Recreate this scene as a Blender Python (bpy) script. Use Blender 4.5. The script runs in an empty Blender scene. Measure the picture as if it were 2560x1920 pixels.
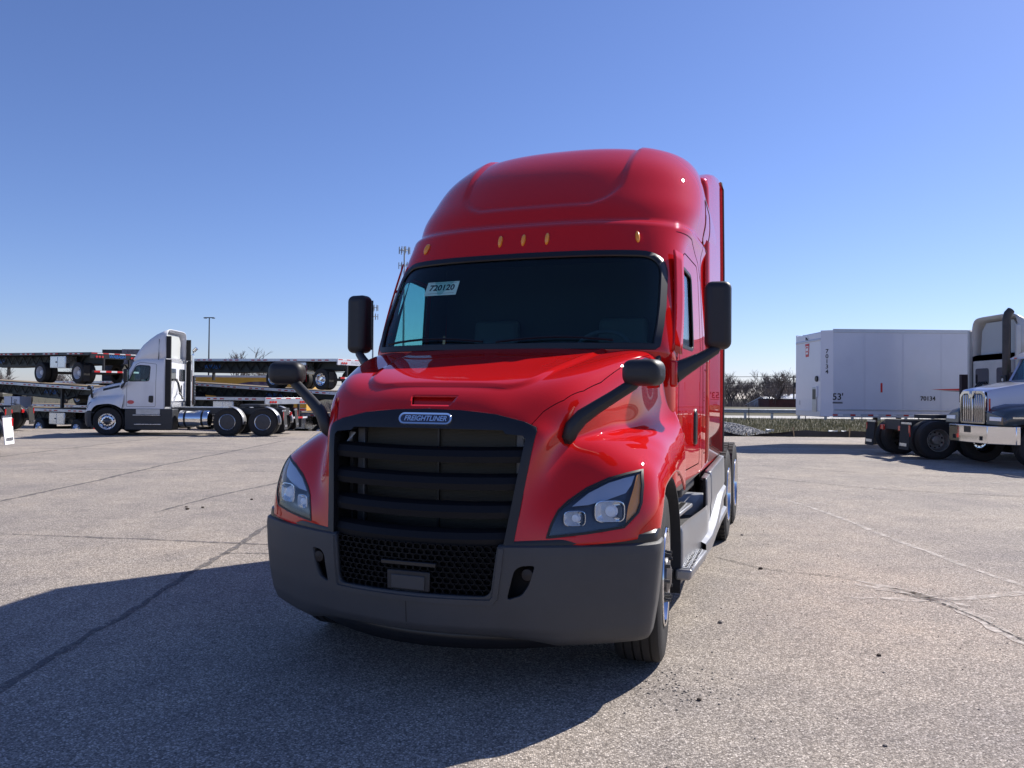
import bpy, bmesh, math, random
import numpy as np
from mathutils import Vector, Matrix
from mathutils.bvhtree import BVHTree
R = math.radians
sc = bpy.context.scene
col = sc.collection
random.seed(7)
rng = np.random.default_rng(7)

# ------------------------------------------------------------------ camera, sky, sun, exposure
cd = bpy.data.cameras.new('camera')
cd.sensor_width = 36.0
cd.lens = 36.0 * 1923 / 2560
cd.clip_start = 0.05
cd.clip_end = 4000
cam = bpy.data.objects.new('camera', cd)
col.objects.link(cam)
cam.matrix_world = Matrix.Translation((0, 0, 1.62)) @ Matrix.Rotation(R(90.78), 4, 'X') @ Matrix.Rotation(R(.5), 4, 'Z')
sc.camera = cam

SUN_AZ, SUN_EL = 52.0, 40.0          # degrees to the right of the camera's forward axis, above the horizon
world = bpy.data.worlds.new('World')
sc.world = world
world.use_nodes = True
wn = world.node_tree
wn.nodes.clear()
sky = wn.nodes.new('ShaderNodeTexSky')
sky.sky_type = 'NISHITA'
sky.sun_disc = False
sky.sun_elevation = R(SUN_EL)
sky.sun_rotation = R(SUN_AZ)
sky.altitude = 200
sky.air_density = 1.0
sky.dust_density = 0.25
sky.ozone_density = 5.0
bg = wn.nodes.new('ShaderNodeBackground')
bg.inputs['Strength'].default_value = 0.10
wo = wn.nodes.new('ShaderNodeOutputWorld')
hs = wn.nodes.new('ShaderNodeVectorMath')          # white balance of the photograph
hs.operation = 'MULTIPLY'
hs.inputs[1].default_value = (.80, .785, 1.0)
wn.links.new(sky.outputs[0], hs.inputs[0])
wn.links.new(hs.outputs[0], bg.inputs[0])
wn.links.new(bg.outputs[0], wo.inputs[0])

sl = bpy.data.lights.new('sun', 'SUN')
sl.energy = 4.9
sl.angle = R(0.53)
sl.color = (1.0, 0.945, 0.87)
so = bpy.data.objects.new('sun', sl)
col.objects.link(so)
sv = Vector((math.sin(R(SUN_AZ)) * math.cos(R(SUN_EL)), math.cos(R(SUN_AZ)) * math.cos(R(SUN_EL)), math.sin(R(SUN_EL))))
so.rotation_euler = sv.to_track_quat('Z', 'Y').to_euler()
so.location = sv * 60

sc.view_settings.view_transform = 'Standard'
sc.view_settings.look = 'None'
sc.view_settings.exposure = 0.45
sc.view_settings.gamma = 1.0
sc.view_settings.use_curve_mapping = False
sc.render.engine = 'CYCLES'
sc.cycles.max_bounces = 10
sc.cycles.transparent_max_bounces = 16
sc.cycles.sample_clamp_indirect = 8.0
sc.cycles.use_denoising = True

# ------------------------------------------------------------------ materials
MATS = {}
def mat(name, c, rough=.5, metal=0., coat=0., var=0., vscale=3., bump=0., bscale=60., spec=.5, emit=None, coat_rough=.03):
    if name in MATS:
        return MATS[name]
    m = bpy.data.materials.new(name)
    m.use_nodes = True
    nt = m.node_tree
    b = nt.nodes['Principled BSDF']
    b.inputs['Base Color'].default_value = (*c, 1)
    b.inputs['Roughness'].default_value = rough
    b.inputs['Metallic'].default_value = metal
    b.inputs['Specular IOR Level'].default_value = spec
    b.inputs['Coat Weight'].default_value = coat
    b.inputs['Coat Roughness'].default_value = coat_rough
    if emit:
        b.inputs['Emission Color'].default_value = (*emit[0], 1)
        b.inputs['Emission Strength'].default_value = emit[1]
    if var or bump:
        tc = nt.nodes.new('ShaderNodeTexCoord')
    if var:
        n = nt.nodes.new('ShaderNodeTexNoise')
        n.inputs['Scale'].default_value = vscale
        n.inputs['Detail'].default_value = 6
        n.inputs['Roughness'].default_value = .65
        nt.links.new(tc.outputs['Object'], n.inputs['Vector'])
        mr = nt.nodes.new('ShaderNodeMapRange')
        mr.inputs['From Min'].default_value = .3
        mr.inputs['From Max'].default_value = .7
        mr.inputs['To Min'].default_value = 1 - var
        mr.inputs['To Max'].default_value = 1 + var * .6
        nt.links.new(n.outputs[0], mr.inputs[0])
        mx = nt.nodes.new('ShaderNodeVectorMath')
        mx.operation = 'SCALE'
        mx.inputs[0].default_value = c
        nt.links.new(mr.outputs[0], mx.inputs['Scale'])
        nt.links.new(mx.outputs[0], b.inputs['Base Color'])
        rr = nt.nodes.new('ShaderNodeMapRange')
        rr.inputs['To Min'].default_value = max(.02, rough - .12)
        rr.inputs['To Max'].default_value = min(1, rough + .12)
        nt.links.new(n.outputs[0], rr.inputs[0])
        nt.links.new(rr.outputs[0], b.inputs['Roughness'])
    if bump:
        n2 = nt.nodes.new('ShaderNodeTexNoise')
        n2.inputs['Scale'].default_value = bscale
        n2.inputs['Detail'].default_value = 4
        nt.links.new(tc.outputs['Object'], n2.inputs['Vector'])
        bp = nt.nodes.new('ShaderNodeBump')
        bp.inputs['Strength'].default_value = bump
        bp.inputs['Distance'].default_value = .004
        nt.links.new(n2.outputs[0], bp.inputs['Height'])
        nt.links.new(bp.outputs[0], b.inputs['Normal'])
    MATS[name] = m
    return m

def glass(name, tint, ior=1.5, rough=0.):
    if name in MATS:
        return MATS[name]
    m = bpy.data.materials.new(name)
    m.use_nodes = True
    nt = m.node_tree
    nt.nodes.clear()
    out = nt.nodes.new('ShaderNodeOutputMaterial')
    tr = nt.nodes.new('ShaderNodeBsdfTransparent')
    tr.inputs[0].default_value = (*tint, 1)
    gl = nt.nodes.new('ShaderNodeBsdfGlossy')
    gl.inputs['Roughness'].default_value = rough
    fr = nt.nodes.new('ShaderNodeFresnel')
    ge = nt.nodes.new('ShaderNodeNewGeometry')      # a thin pane: the same reflectance from either side
    mr = nt.nodes.new('ShaderNodeMapRange')
    mr.inputs['To Min'].default_value = ior
    mr.inputs['To Max'].default_value = 1 / ior
    nt.links.new(ge.outputs['Backfacing'], mr.inputs[0])
    nt.links.new(mr.outputs[0], fr.inputs['IOR'])
    mx = nt.nodes.new('ShaderNodeMixShader')
    nt.links.new(fr.outputs[0], mx.inputs[0])
    nt.links.new(tr.outputs[0], mx.inputs[1])
    nt.links.new(gl.outputs[0], mx.inputs[2])
    nt.links.new(mx.outputs[0], out.inputs[0])
    MATS[name] = m
    return m

RED = mat('red_paint', (.60, .009, .008), .6, 0, 1.0, coat_rough=.012, spec=0.)
WHITE = mat('white_paint', (.74, .75, .78), .35, 0, .7, var=.05, vscale=1.5)
PURPLE = mat('purple_paint', (.05, .025, .10), .3, 0, .9)
BEIGE = mat('beige_paint', (.62, .60, .55), .45, 0, .3, var=.10, vscale=2)
PLASTIC = mat('grey_plastic', (.060, .060, .063), .55, var=.16, vscale=2.5, bump=.35, bscale=420)
BLACKP = mat('black_plastic', (.017, .017, .020), .50, bump=.15, bscale=350)
BLACK = mat('black_satin', (.012, .012, .014), .35)
MATTE = mat('black_matte', (.010, .010, .011), .8)
FAIRING = mat('fairing_grey', (.30, .302, .31), .36, .45, var=.08, vscale=4)
RUBBER = mat('tyre_rubber', (.020, .019, .019), .75, var=.35, vscale=9, bump=.3, bscale=200)
SEAL = mat('rubber_seal', (.012, .012, .012), .5)
CHROME = mat('chrome', (.82, .83, .85), .08, 1.0)
ALU = mat('aluminium', (.72, .73, .75), .28, 1.0, var=.12, vscale=6)
ALUD = mat('aluminium_dull', (.50, .51, .53), .42, .9, var=.18, vscale=5)
STEEL = mat('dark_steel', (.06, .06, .062), .55, .5, var=.3, vscale=8)
DIAMOND = mat('tread_plate', (.66, .67, .68), .30, .85, bump=.5, bscale=220)
LENS = glass('lamp_lens', (.93, .95, .97), 1.45)
WSGLASS = glass('windshield_glass', (.70, .86, .86), 1.4)
SIDEGLASS = glass('side_glass', (.66, .93, .88), 1.5)
AMBER = mat('amber_plastic', (1.0, .36, .012), .25, 0, 1.0)
AMBERC = glass('amber_lens', (.95, .42, .04), 1.5)
LAMPGREY = mat('lamp_panel', (.50, .53, .60), .25, .3, .6)
LAMPDARK = mat('lamp_housing', (.055, .06, .08), .3, .3, .5)
REDP = mat('red_lens', (.55, .012, .012), .2, 0, .8)
TAPER = mat('red_tape', (.60, .02, .02), .4)
TAPEW = mat('white_tape', (.82, .82, .82), .4)
INTERIOR = mat('interior_trim', (.028, .028, .032), .7)
SEATM = mat('seat_fabric', (.10, .105, .115), .85, bump=.3, bscale=300)
PAPER = mat('paper', (.82, .86, .76), .7)
INK = mat('ink', (.01, .01, .012), .5)
BLUEINK = mat('blue_lettering', (.02, .16, .55), .4)
GREYINK = mat('grey_lettering', (.45, .47, .50), .4)
NAVY = mat('navy_enamel', (.012, .020, .055), .25, 0, 1.0)
RADM = mat('radiator_fin', (.070, .062, .048), .55, .3)
WOOD = mat('deck_wood', (.30, .23, .15), .75, var=.35, vscale=6)
GALV = mat('galvanised_steel', (.42, .44, .46), .5, .75, var=.2, vscale=4)

# ------------------------------------------------------------------ mesh helpers
class MB:
    def __init__(self):
        self.v = []
        self.f = []
    def add(self, v, f):
        o = len(self.v)
        self.v += [tuple(map(float, p)) for p in v]
        self.f += [tuple(i + o for i in q) for q in f]
        return self
    def box(self, x0, x1, y0, y1, z0, z1):
        v = [(x, y, z) for x in (x0, x1) for y in (y0, y1) for z in (z0, z1)]
        return self.add(v, [(0, 1, 3, 2), (4, 6, 7, 5), (0, 4, 5, 1), (2, 3, 7, 6), (0, 2, 6, 4), (1, 5, 7, 3)])
    def hexa(self, a, b):
        """two quads (lists of 4 points, same winding) joined to a solid"""
        return self.add(list(a) + list(b), [(3, 2, 1, 0), (4, 5, 6, 7), (0, 1, 5, 4), (1, 2, 6, 5), (2, 3, 7, 6), (3, 0, 4, 7)])
    def cyl(self, p0, p1, r0, r1=None, n=16, caps=True):
        r1 = r0 if r1 is None else r1
        p0, p1 = Vector(p0), Vector(p1)
        q = (p1 - p0).to_track_quat('Z', 'Y')
        v = []
        for p, r in ((p0, r0), (p1, r1)):
            for i in range(n):
                a = 2 * math.pi * i / n
                v.append(p + q @ Vector((math.cos(a) * r, math.sin(a) * r, 0)))
        f = [(i, (i + 1) % n, n + (i + 1) % n, n + i) for i in range(n)]
        if caps:
            f += [tuple(range(n - 1, -1, -1)), tuple(range(n, 2 * n))]
        return self.add(v, f)
    def tube(self, pts, r, n=8):
        pts = [Vector(p) for p in pts]
        rs = r if isinstance(r, (list, tuple)) else [r] * len(pts)
        v = []
        ref = Vector((0, 0, 1))
        for i, p in enumerate(pts):
            d = (pts[min(i + 1, len(pts) - 1)] - pts[max(i - 1, 0)]).normalized()
            x = d.cross(ref)
            if x.length < .05:
                x = d.cross(Vector((0, 1, 0)))
            x.normalize()
            y = d.cross(x)
            for k in range(n):
                a = 2 * math.pi * k / n
                v.append(p + (x * math.cos(a) + y * math.sin(a)) * rs[i])
        f = []
        for i in range(len(pts) - 1):
            for k in range(n):
                f.append((i * n + k, (i + 1) * n + k, (i + 1) * n + (k + 1) % n, i * n + (k + 1) % n))
        f += [tuple(range(n)), tuple(range(len(pts) * n - 1, (len(pts) - 1) * n - 1, -1))]
        return self.add(v, f)
    def lathe(self, prof, o=(0, 0, 0), axis='X', n=48, closed=False):
        """prof: (radius, along) pairs"""
        v = []
        for r, a in prof:
            for k in range(n):
                t = 2 * math.pi * k / n
                c, s = math.cos(t) * r, math.sin(t) * r
                p = {'X': (a, c, s), 'Y': (c, a, s), 'Z': (c, s, a)}[axis]
                v.append((p[0] + o[0], p[1] + o[1], p[2] + o[2]))
        f = []
        m = len(prof)
        for i in range(m if closed else m - 1):
            j = (i + 1) % m
            for k in range(n):
                f.append((i * n + k, i * n + (k + 1) % n, j * n + (k + 1) % n, j * n + k))
        return self.add(v, f)
    def prism(self, poly, axis, a, b):
        """poly in the two other axes (x: y,z / y: x,z / z: x,y), extruded from a to b"""
        def P(u, w, t):
            return {'x': (t, u, w), 'y': (u, t, w), 'z': (u, w, t)}[axis]
        n = len(poly)
        v = [P(u, w, a) for u, w in poly] + [P(u, w, b) for u, w in poly]
        f = [(i, (i + 1) % n, n + (i + 1) % n, n + i) for i in range(n)] + [tuple(range(n - 1, -1, -1)), tuple(range(n, 2 * n))]
        return self.add(v, f)
    def grid(self, G, flip=False):
        G = np.asarray(G)
        a, b = G.shape[:2]
        f = []
        for i in range(a - 1):
            for j in range(b - 1):
                q = (i * b + j, i * b + j + 1, (i + 1) * b + j + 1, (i + 1) * b + j)
                f.append(q[::-1] if flip else q)
        return self.add(G.reshape(-1, 3).tolist(), f)
    def mirror(self):
        n = len(self.v)
        v = [(-x, y, z) for x, y, z in self.v]
        f = [tuple(reversed(q)) for q in self.f]
        m = MB()
        m.add(v, f)
        return m
    def build(self, name, material, parent=None, smooth=38, bevel=0., seg=2, loc=None, fix=True):
        me = bpy.data.meshes.new(name)
        me.from_pydata(self.v, [], self.f)
        if fix:
            bm = bmesh.new()
            bm.from_mesh(me)
            bmesh.ops.recalc_face_normals(bm, faces=bm.faces)
            bm.to_mesh(me)
            bm.free()
        return finish(name, me, material, parent, smooth, bevel, seg, loc)

def finish(name, me, material, parent=None, smooth=38, bevel=0., seg=2, loc=None):
    me.polygons.foreach_set('use_smooth', [bool(smooth)] * len(me.polygons))
    if smooth:
        me.set_sharp_from_angle(angle=R(smooth))
    o = bpy.data.objects.new(name, me)
    me.materials.append(material)
    col.objects.link(o)
    if parent:
        o.parent = parent
    if loc:
        o.location = loc
    if bevel:
        md = o.modifiers.new('bevel', 'BEVEL')
        md.width = bevel
        md.segments = seg
        md.limit_method = 'ANGLE'
        md.angle_limit = R(35)
    return o

def bm_build(bm, name, material, parent=None, smooth=38):
    me = bpy.data.meshes.new(name)
    bm.to_mesh(me)
    return finish(name, me, material, parent, smooth)

def empty(name, parent=None, loc=(0, 0, 0), rotz=0.):
    o = bpy.data.objects.new(name, None)
    col.objects.link(o)
    o.location = loc
    o.rotation_euler = (0, 0, rotz)
    o.empty_display_size = .2
    if parent:
        o.parent = parent
    return o

def tag(o, label=None, cat=None, group=None, kind=None):
    if label: o['label'] = label
    if cat: o['category'] = cat
    if group: o['group'] = group
    if kind: o['kind'] = kind
    return o

def thing(name, label, cat, loc=(0, 0, 0), rotz=0., group=None):
    return tag(empty(name, None, loc, rotz), label, cat, group)

def copy_tree(o, parent=None, swap=None):
    c = o.copy()
    col.objects.link(c)
    c.parent = parent
    if swap and o.type == 'MESH' and o.data.materials and o.data.materials[0] and o.data.materials[0].name in swap:
        c.material_slots[0].link = 'OBJECT'
        c.material_slots[0].material = swap[o.data.materials[0].name]
    for ch in o.children:
        copy_tree(ch, c, swap)
    return c

def text(name, body, size, material, parent, M, extrude=.002, shear=0., bold=0., align='CENTER', spacing=1.0):
    cu = bpy.data.curves.new(name, 'FONT')
    cu.body = body
    cu.size = size
    cu.extrude = extrude
    cu.shear = shear
    cu.offset = bold
    cu.align_x = align
    cu.align_y = 'CENTER'
    cu.space_character = spacing
    cu.resolution_u = 3
    o = bpy.data.objects.new(name, cu)
    col.objects.link(o)
    bpy.context.view_layer.update()
    me = bpy.data.meshes.new_from_object(o.evaluated_get(bpy.context.evaluated_depsgraph_get()))
    bpy.data.objects.remove(o)
    me.materials.clear()
    me.materials.append(material)
    ob = bpy.data.objects.new(name, me)
    col.objects.link(ob)
    ob.parent = parent
    ob.matrix_local = M
    return ob

def frame_mat(o, xdir, ydir):
    """matrix with local x along xdir, local y along ydir, at o"""
    x = Vector(xdir).normalized()
    y = Vector(ydir)
    y = (y - x * y.dot(x)).normalized()
    z = x.cross(y)
    m = Matrix((x, y, z)).transposed().to_4x4()
    m.translation = Vector(o)
    return m

# --- cutting windows, lamps and grilles out of a curved skin
def grid_bm(G):
    G = np.asarray(G)
    a, b = G.shape[:2]
    bm = bmesh.new()
    vs = [bm.verts.new(p) for p in G.reshape(-1, 3).tolist()]
    for i in range(a - 1):
        for j in range(b - 1):
            try:
                bm.faces.new((vs[i * b + j], vs[i * b + j + 1], vs[(i + 1) * b + j + 1], vs[(i + 1) * b + j]))
            except ValueError:
                pass
    return bm

def pip(p, poly):
    x, y = p
    c = False
    j = len(poly) - 1
    for i in range(len(poly)):
        if (poly[i][1] > y) != (poly[j][1] > y) and x < (poly[j][0] - poly[i][0]) * (y - poly[i][1]) / (poly[j][1] - poly[i][1]) + poly[i][0]:
            c = not c
        j = i
    return c

AX = {'y': (0, 2), 'x': (1, 2), 'z': (0, 1)}
def cut(bm, poly, axis, pred=lambda c: True, m=.045):
    i, j = AX[axis]
    x0, x1 = min(p[0] for p in poly) - m, max(p[0] for p in poly) + m
    y0, y1 = min(p[1] for p in poly) - m, max(p[1] for p in poly) + m
    act = []
    for f in bm.faces:
        c = f.calc_center_median()
        if x0 < c[i] < x1 and y0 < c[j] < y1 and pred(c):
            act.append(f)
    for k in range(len(poly)):
        p, q = Vector(poly[k]), Vector(poly[(k + 1) % len(poly)])
        d = q - p
        L = d.length
        if L < 1e-6:
            continue
        d /= L
        near, far = [], []
        for f in act:
            c = f.calc_center_median()
            w = Vector((c[i], c[j])) - p
            u = w.dot(d)
            if -m < u < L + m and abs(w.x * d.y - w.y * d.x) < m:
                near.append(f)
            else:
                far.append(f)
        if not near:
            continue
        geom = list({e for f in near for e in f.edges}) + list({v for f in near for v in f.verts}) + near
        co, no = [0., 0., 0.], [0., 0., 0.]
        co[i], co[j] = p
        no[i], no[j] = d.y, -d.x
        r = bmesh.ops.bisect_plane(bm, geom=geom, dist=1e-6, plane_co=co, plane_no=no)
        act = far + [e for e in r['geom'] if isinstance(e, bmesh.types.BMFace)]
    ins = []
    for f in act:
        c = f.calc_center_median()
        if pip((c[i], c[j]), poly):
            ins.append(f)
    return ins

def take(bm, faces, remove=True):
    """copy faces out as an MB, and delete them from bm"""
    idx, m = {}, MB()
    fs = []
    for f in faces:
        q = []
        for v in f.verts:
            if v not in idx:
                idx[v] = len(m.v)
                m.v.append(tuple(v.co))
            q.append(idx[v])
        fs.append(tuple(q))
    m.f = fs
    if remove:
        bmesh.ops.delete(bm, geom=faces, context='FACES')
    return m

def shell(m, off, thick):
    """give a patch thickness: front at +off, back at off+thick (vectors), with walls"""
    e = {}
    for q in m.f:
        for a, b in zip(q, q[1:] + q[:1]):
            e[(a, b)] = e.get((a, b), 0) + 1
    bd = [k for k in e if (k[1], k[0]) not in e]
    n = len(m.v)
    o, t = Vector(off), Vector(thick)
    r = MB()
    r.v = [tuple(Vector(p) + o) for p in m.v] + [tuple(Vector(p) + o + t) for p in m.v]
    r.f = list(m.f) + [tuple(i + n for i in reversed(q)) for q in m.f] + [(b, a, a + n, b + n) for a, b in bd]
    return r

def moved(m, off):
    r = MB()
    o = Vector(off)
    r.v = [tuple(Vector(p) + o) for p in m.v]
    r.f = list(m.f)
    return r

def bvh(G):
    G = np.asarray(G)
    a, b = G.shape[:2]
    f = [(i * b + j, i * b + j + 1, (i + 1) * b + j + 1, (i + 1) * b + j) for i in range(a - 1) for j in range(b - 1)]
    return BVHTree.FromPolygons([Vector(p) for p in G.reshape(-1, 3).tolist()], f)

def drape(tree, pts, axis, w, h=.004, closed=False, step=.02, sign=1):
    """a raised strip laid on a skin along a path given in projection"""
    i, j = AX[axis]
    P = [Vector(p) for p in pts]
    if closed:
        P.append(P[0])
    path = []
    for a, b in zip(P, P[1:]):
        n = max(1, int((b - a).length / step))
        path += [a.lerp(b, k / n) for k in range(n)]
    if not closed:
        path.append(P[-1])
    rows = []
    N = len(path)
    D = {'y': Vector((0, 1, 0)), 'x': Vector((-sign, 0, 0)), 'z': Vector((0, 0, -1))}[axis]
    for k in range(N):
        a = path[(k - 1) % N] if closed or k > 0 else path[k]
        b = path[(k + 1) % N] if closed or k < N - 1 else path[k]
        d = (b - a)
        if d.length < 1e-9:
            continue
        d.normalize()
        nn = Vector((-d.y, d.x))
        row = []
        for u, hh in ((-.5, -.003), (-.38, h), (.38, h), (.5, -.003)):
            q = path[k] + nn * (u * w)
            o = [0., 0., 0.]
            o[i], o[j] = q
            o = Vector(o) - D * 8
            hit = tree.ray_cast(o, D)
            if hit[0] is None:
                row = None
                break
            nrm = hit[1] if hit[1].dot(D) < 0 else -hit[1]
            row.append(hit[0] + nrm * hh)
        if row:
            rows.append(row)
    m = MB()
    if len(rows) < 2:
        return m
    if closed:
        rows.append(rows[0])
    m.grid(np.array([[tuple(p) for p in r] for r in rows]))
    return m
# ---- red tractor body surfaces (x lateral, y backward from the bumper, z up) ----
HOOD=[
[(0,.06,.80),(.25,.08,.80),(.45,.13,.805),(.545,.165,.81),(.63,.20,.82),(.75,.25,.83),(.95,.34,.845),(1.12,.45,.86),(1.21,.57,.875),(1.235,.66,.885)],
[(0,.125,1.0),(.26,.135,1.0),(.47,.17,1.0),(.567,.205,1.0),(.64,.235,1.0),(.75,.285,1.0),(.95,.375,1.0),(1.12,.48,1.0),(1.215,.60,1.0),(1.24,.72,.98)],
[(0,.18,1.2),(.27,.19,1.2),(.49,.215,1.2),(.595,.245,1.2),(.66,.30,1.2),(.75,.385,1.19),(.93,.46,1.2),(1.09,.55,1.19),(1.19,.66,1.17),(1.237,.82,1.08)],
[(0,.25,1.42),(.28,.255,1.42),(.51,.275,1.41),(.63,.30,1.40),(.69,.37,1.38),(.76,.50,1.35),(.90,.60,1.345),(1.06,.70,1.305),(1.18,.80,1.24),(1.237,.95,1.12)],
[(0,.305,1.53),(.29,.31,1.525),(.50,.325,1.50),(.655,.37,1.475),(.735,.455,1.435),(.80,.60,1.39),(.91,.71,1.38),(1.06,.81,1.345),(1.185,.92,1.27),(1.24,1.08,1.14)],
[(0,.42,1.635),(.30,.425,1.63),(.50,.44,1.61),(.695,.475,1.585),(.785,.54,1.515),(.835,.68,1.42),(.93,.80,1.39),(1.07,.90,1.36),(1.19,1.02,1.285),(1.24,1.2,1.15)],
[(0,.62,1.71),(.32,.62,1.71),(.58,.63,1.71),(.765,.66,1.69),(.85,.71,1.595),(.895,.83,1.46),(.96,.93,1.40),(1.09,1.02,1.375),(1.195,1.14,1.30),(1.24,1.3,1.15)],
[(0,.92,1.785),(.34,.92,1.785),(.66,.93,1.792),(.865,.95,1.775),(.935,.98,1.665),(.965,1.06,1.50),(1.0,1.13,1.42),(1.11,1.22,1.39),(1.2,1.32,1.31),(1.24,1.42,1.13)],
[(0,1.22,1.86),(.37,1.22,1.86),(.73,1.23,1.86),(.955,1.25,1.85),(1.01,1.27,1.73),(1.03,1.31,1.55),(1.06,1.35,1.45),(1.14,1.42,1.40),(1.21,1.5,1.31),(1.24,1.54,1.09)],
[(0,1.50,1.925),(.4,1.51,1.925),(.75,1.53,1.92),(1.01,1.57,1.905),(1.065,1.60,1.775),(1.085,1.62,1.59),(1.12,1.64,1.47),(1.17,1.66,1.42),(1.22,1.68,1.31),(1.24,1.66,1.03)],
[(0,1.60,1.945),(.41,1.61,1.945),(.78,1.64,1.94),(1.03,1.73,1.91),(1.11,1.79,1.79),(1.14,1.80,1.6),(1.165,1.8,1.5),(1.19,1.8,1.44),(1.225,1.8,1.3),(1.24,1.74,.98)],
]
def nspline(P,n):
    """natural cubic spline through rows of P (k,...) -> (n,...), chord-length parameter"""
    P=np.asarray(P,float);k=len(P)
    seg=np.sqrt(((P[1:]-P[:-1])**2).reshape(k-1,-1).sum(1))**.6
    x=np.concatenate([[0],np.cumsum(seg)]);h=np.diff(x)
    A=np.eye(k);B=np.zeros((k,)+P.shape[1:])
    sh=(slice(None),)+(None,)*(P.ndim-1)
    for i in range(1,k-1):
        A[i,i-1],A[i,i],A[i,i+1]=h[i-1],2*(h[i-1]+h[i]),h[i]
        B[i]=6*((P[i+1]-P[i])/h[i]-(P[i]-P[i-1])/h[i-1])
    Mm=np.linalg.solve(A,B.reshape(k,-1)).reshape(P.shape)
    u=np.linspace(0,x[-1],n);j=np.clip(np.searchsorted(x,u,side='right')-1,0,k-2)
    a=((x[j+1]-u)/h[j])[sh];b=((u-x[j])/h[j])[sh];hh=(h[j]**2)[sh]
    return a*P[j]+b*P[j+1]+((a**3-a)*Mm[j]+(b**3-b)*Mm[j+1])*hh/6
def sstep(a,b,x):
    u=np.clip((x-a)/(b-a),0,1);return u*u*(3-2*u)
def hood_grid(nr=110,nc=221):
    N=np.array(HOOD);L=N[:,:0:-1].copy();L[:,:,0]*=-1
    full=np.concatenate([L,N],1)
    g=nspline(full,nr)
    g=np.swapaxes(nspline(np.swapaxes(g,0,1),nc),0,1)
    for it in range(12):
        h=g.copy();h[1:-1,1:-1]=(g[:-2,1:-1]+g[2:,1:-1]+g[1:-1,:-2]+g[1:-1,2:])/4
        g=g*.5+h*.5
    # raised centre panel of the hood
    s,t=np.abs(g[...,0]),g[...,1]
    edge=np.interp(t,[.45,.75,1.17,1.55],[.50,.58,.67,.74]);rr_=.16
    a=s-edge+rr_;b=.475-t+rr_
    d=np.hypot(np.maximum(a,0),np.maximum(b,0))-rr_+np.minimum(np.maximum(a,b),0)
    g[...,2]+=.016*sstep(.010,-.020,d)
    return g
LEV=np.array([ # z, front t, half width, corner depth, exponent
(.98,1.62,1.165,.30,4.5),(1.4,1.60,1.168,.34,4.2),(1.86,1.53,1.170,.48,3.6),(1.95,1.50,1.17,.52,3.5),(2.30,1.67,1.158,.53,3.4),(2.60,1.83,1.145,.55,3.2),(2.70,1.885,1.143,.56,3.1),(2.79,1.93,1.145,.60,3.0),
(2.89,1.975,1.165,.68,2.8),(2.915,2.0,1.165,.70,2.8),(2.945,2.045,1.155,.72,2.75),(3.08,2.12,1.178,.80,2.7),(3.25,2.245,1.19,.92,2.6),(3.42,2.39,1.182,1.0,2.6),(3.55,2.53,1.16,1.05,2.6),(3.66,2.68,1.125,1.1,2.6),
(3.75,2.83,1.075,1.1,2.6),(3.81,2.97,1.02,1.08,2.5),(3.85,3.09,.965,1.05,2.45),(3.88,3.22,.90,1.0,2.4),(3.90,3.34,.83,.95,2.4),(3.915,3.5,.72,.85,2.3),(3.925,3.7,.54,.7,2.2),(3.93,3.9,.33,.5,2.0),(3.932,4.1,.05,.3,2.0)])
LEV[:,0]=np.where(LEV[:,0]>3.84,3.84+(LEV[:,0]-3.84)*.62,LEV[:,0])
LEVF=np.concatenate([LEV[:2],nspline(LEV[2:9],52),nspline(LEV[9:11],4),nspline(LEV[10:],80)[1:]])
def lvl_lower(n0=30):
    a=np.array([[np.interp(z,LEV[:,0],LEV[:,i]) for i in range(5)] for z in np.linspace(.98,1.85,n0)])
    return a
def cab_grid(L,nf=70,nside=50,tb=4.95,off=0.,flare=.035):
    """rows by height, columns from left rear round the front to right rear"""
    out=[]
    for z,tf,w,d,n in L:
        tf=tf+off;w=max(w-off,.01);d=min(d,tb-tf-.02)
        q=np.linspace(0,1,500)*np.pi/2
        S=w*np.sin(q)**(2/n);Tt=tf+d*(1-np.cos(q)**(2/n))
        Lc=np.concatenate([[0],np.cumsum(np.hypot(np.diff(S),np.diff(Tt)))])
        u=np.linspace(0,Lc[-1],nf+1)
        fs=np.interp(u,Lc,S);ft=np.interp(u,Lc,Tt)
        st=np.linspace(tf+d,tb,nside+1)[1:];ss=np.full(nside,w)
        s=np.concatenate([fs,ss]);t=np.concatenate([ft,st])
        s=s*(1+flare*sstep(2.0,3.4,t)*np.clip((3.6-z)/.5,0,1))
        row=np.stack([s,t,np.full_like(s,z)],1)
        lrow=row[:0:-1].copy();lrow[:,0]*=-1
        out.append(np.concatenate([lrow,row]))
    return np.array(out)
def grid_normals(g):
    du=np.gradient(g,axis=1);dv=np.gradient(g,axis=0)
    n=np.cross(du,dv);n/=np.linalg.norm(n,axis=2,keepdims=True)+1e-12
    return n
def roof_recess(g):
    n=grid_normals(g)
    s,t,z=np.abs(g[...,0]),g[...,1],g[...,2]
    se=np.interp(z,[3.1,3.9],[.66,.70]);r=.24
    a=s-se+r;b=3.095-z+r
    d=np.hypot(np.maximum(a,0),np.maximum(b,0))-r+np.minimum(np.maximum(a,b),0)
    k=np.interp(z,[3.45,3.80],[.020,.027])*sstep(.008,-.016,d)
    sg=np.where(n[...,2:]<0,-1.,1.)
    return g-n*sg*k[...,None]
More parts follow.
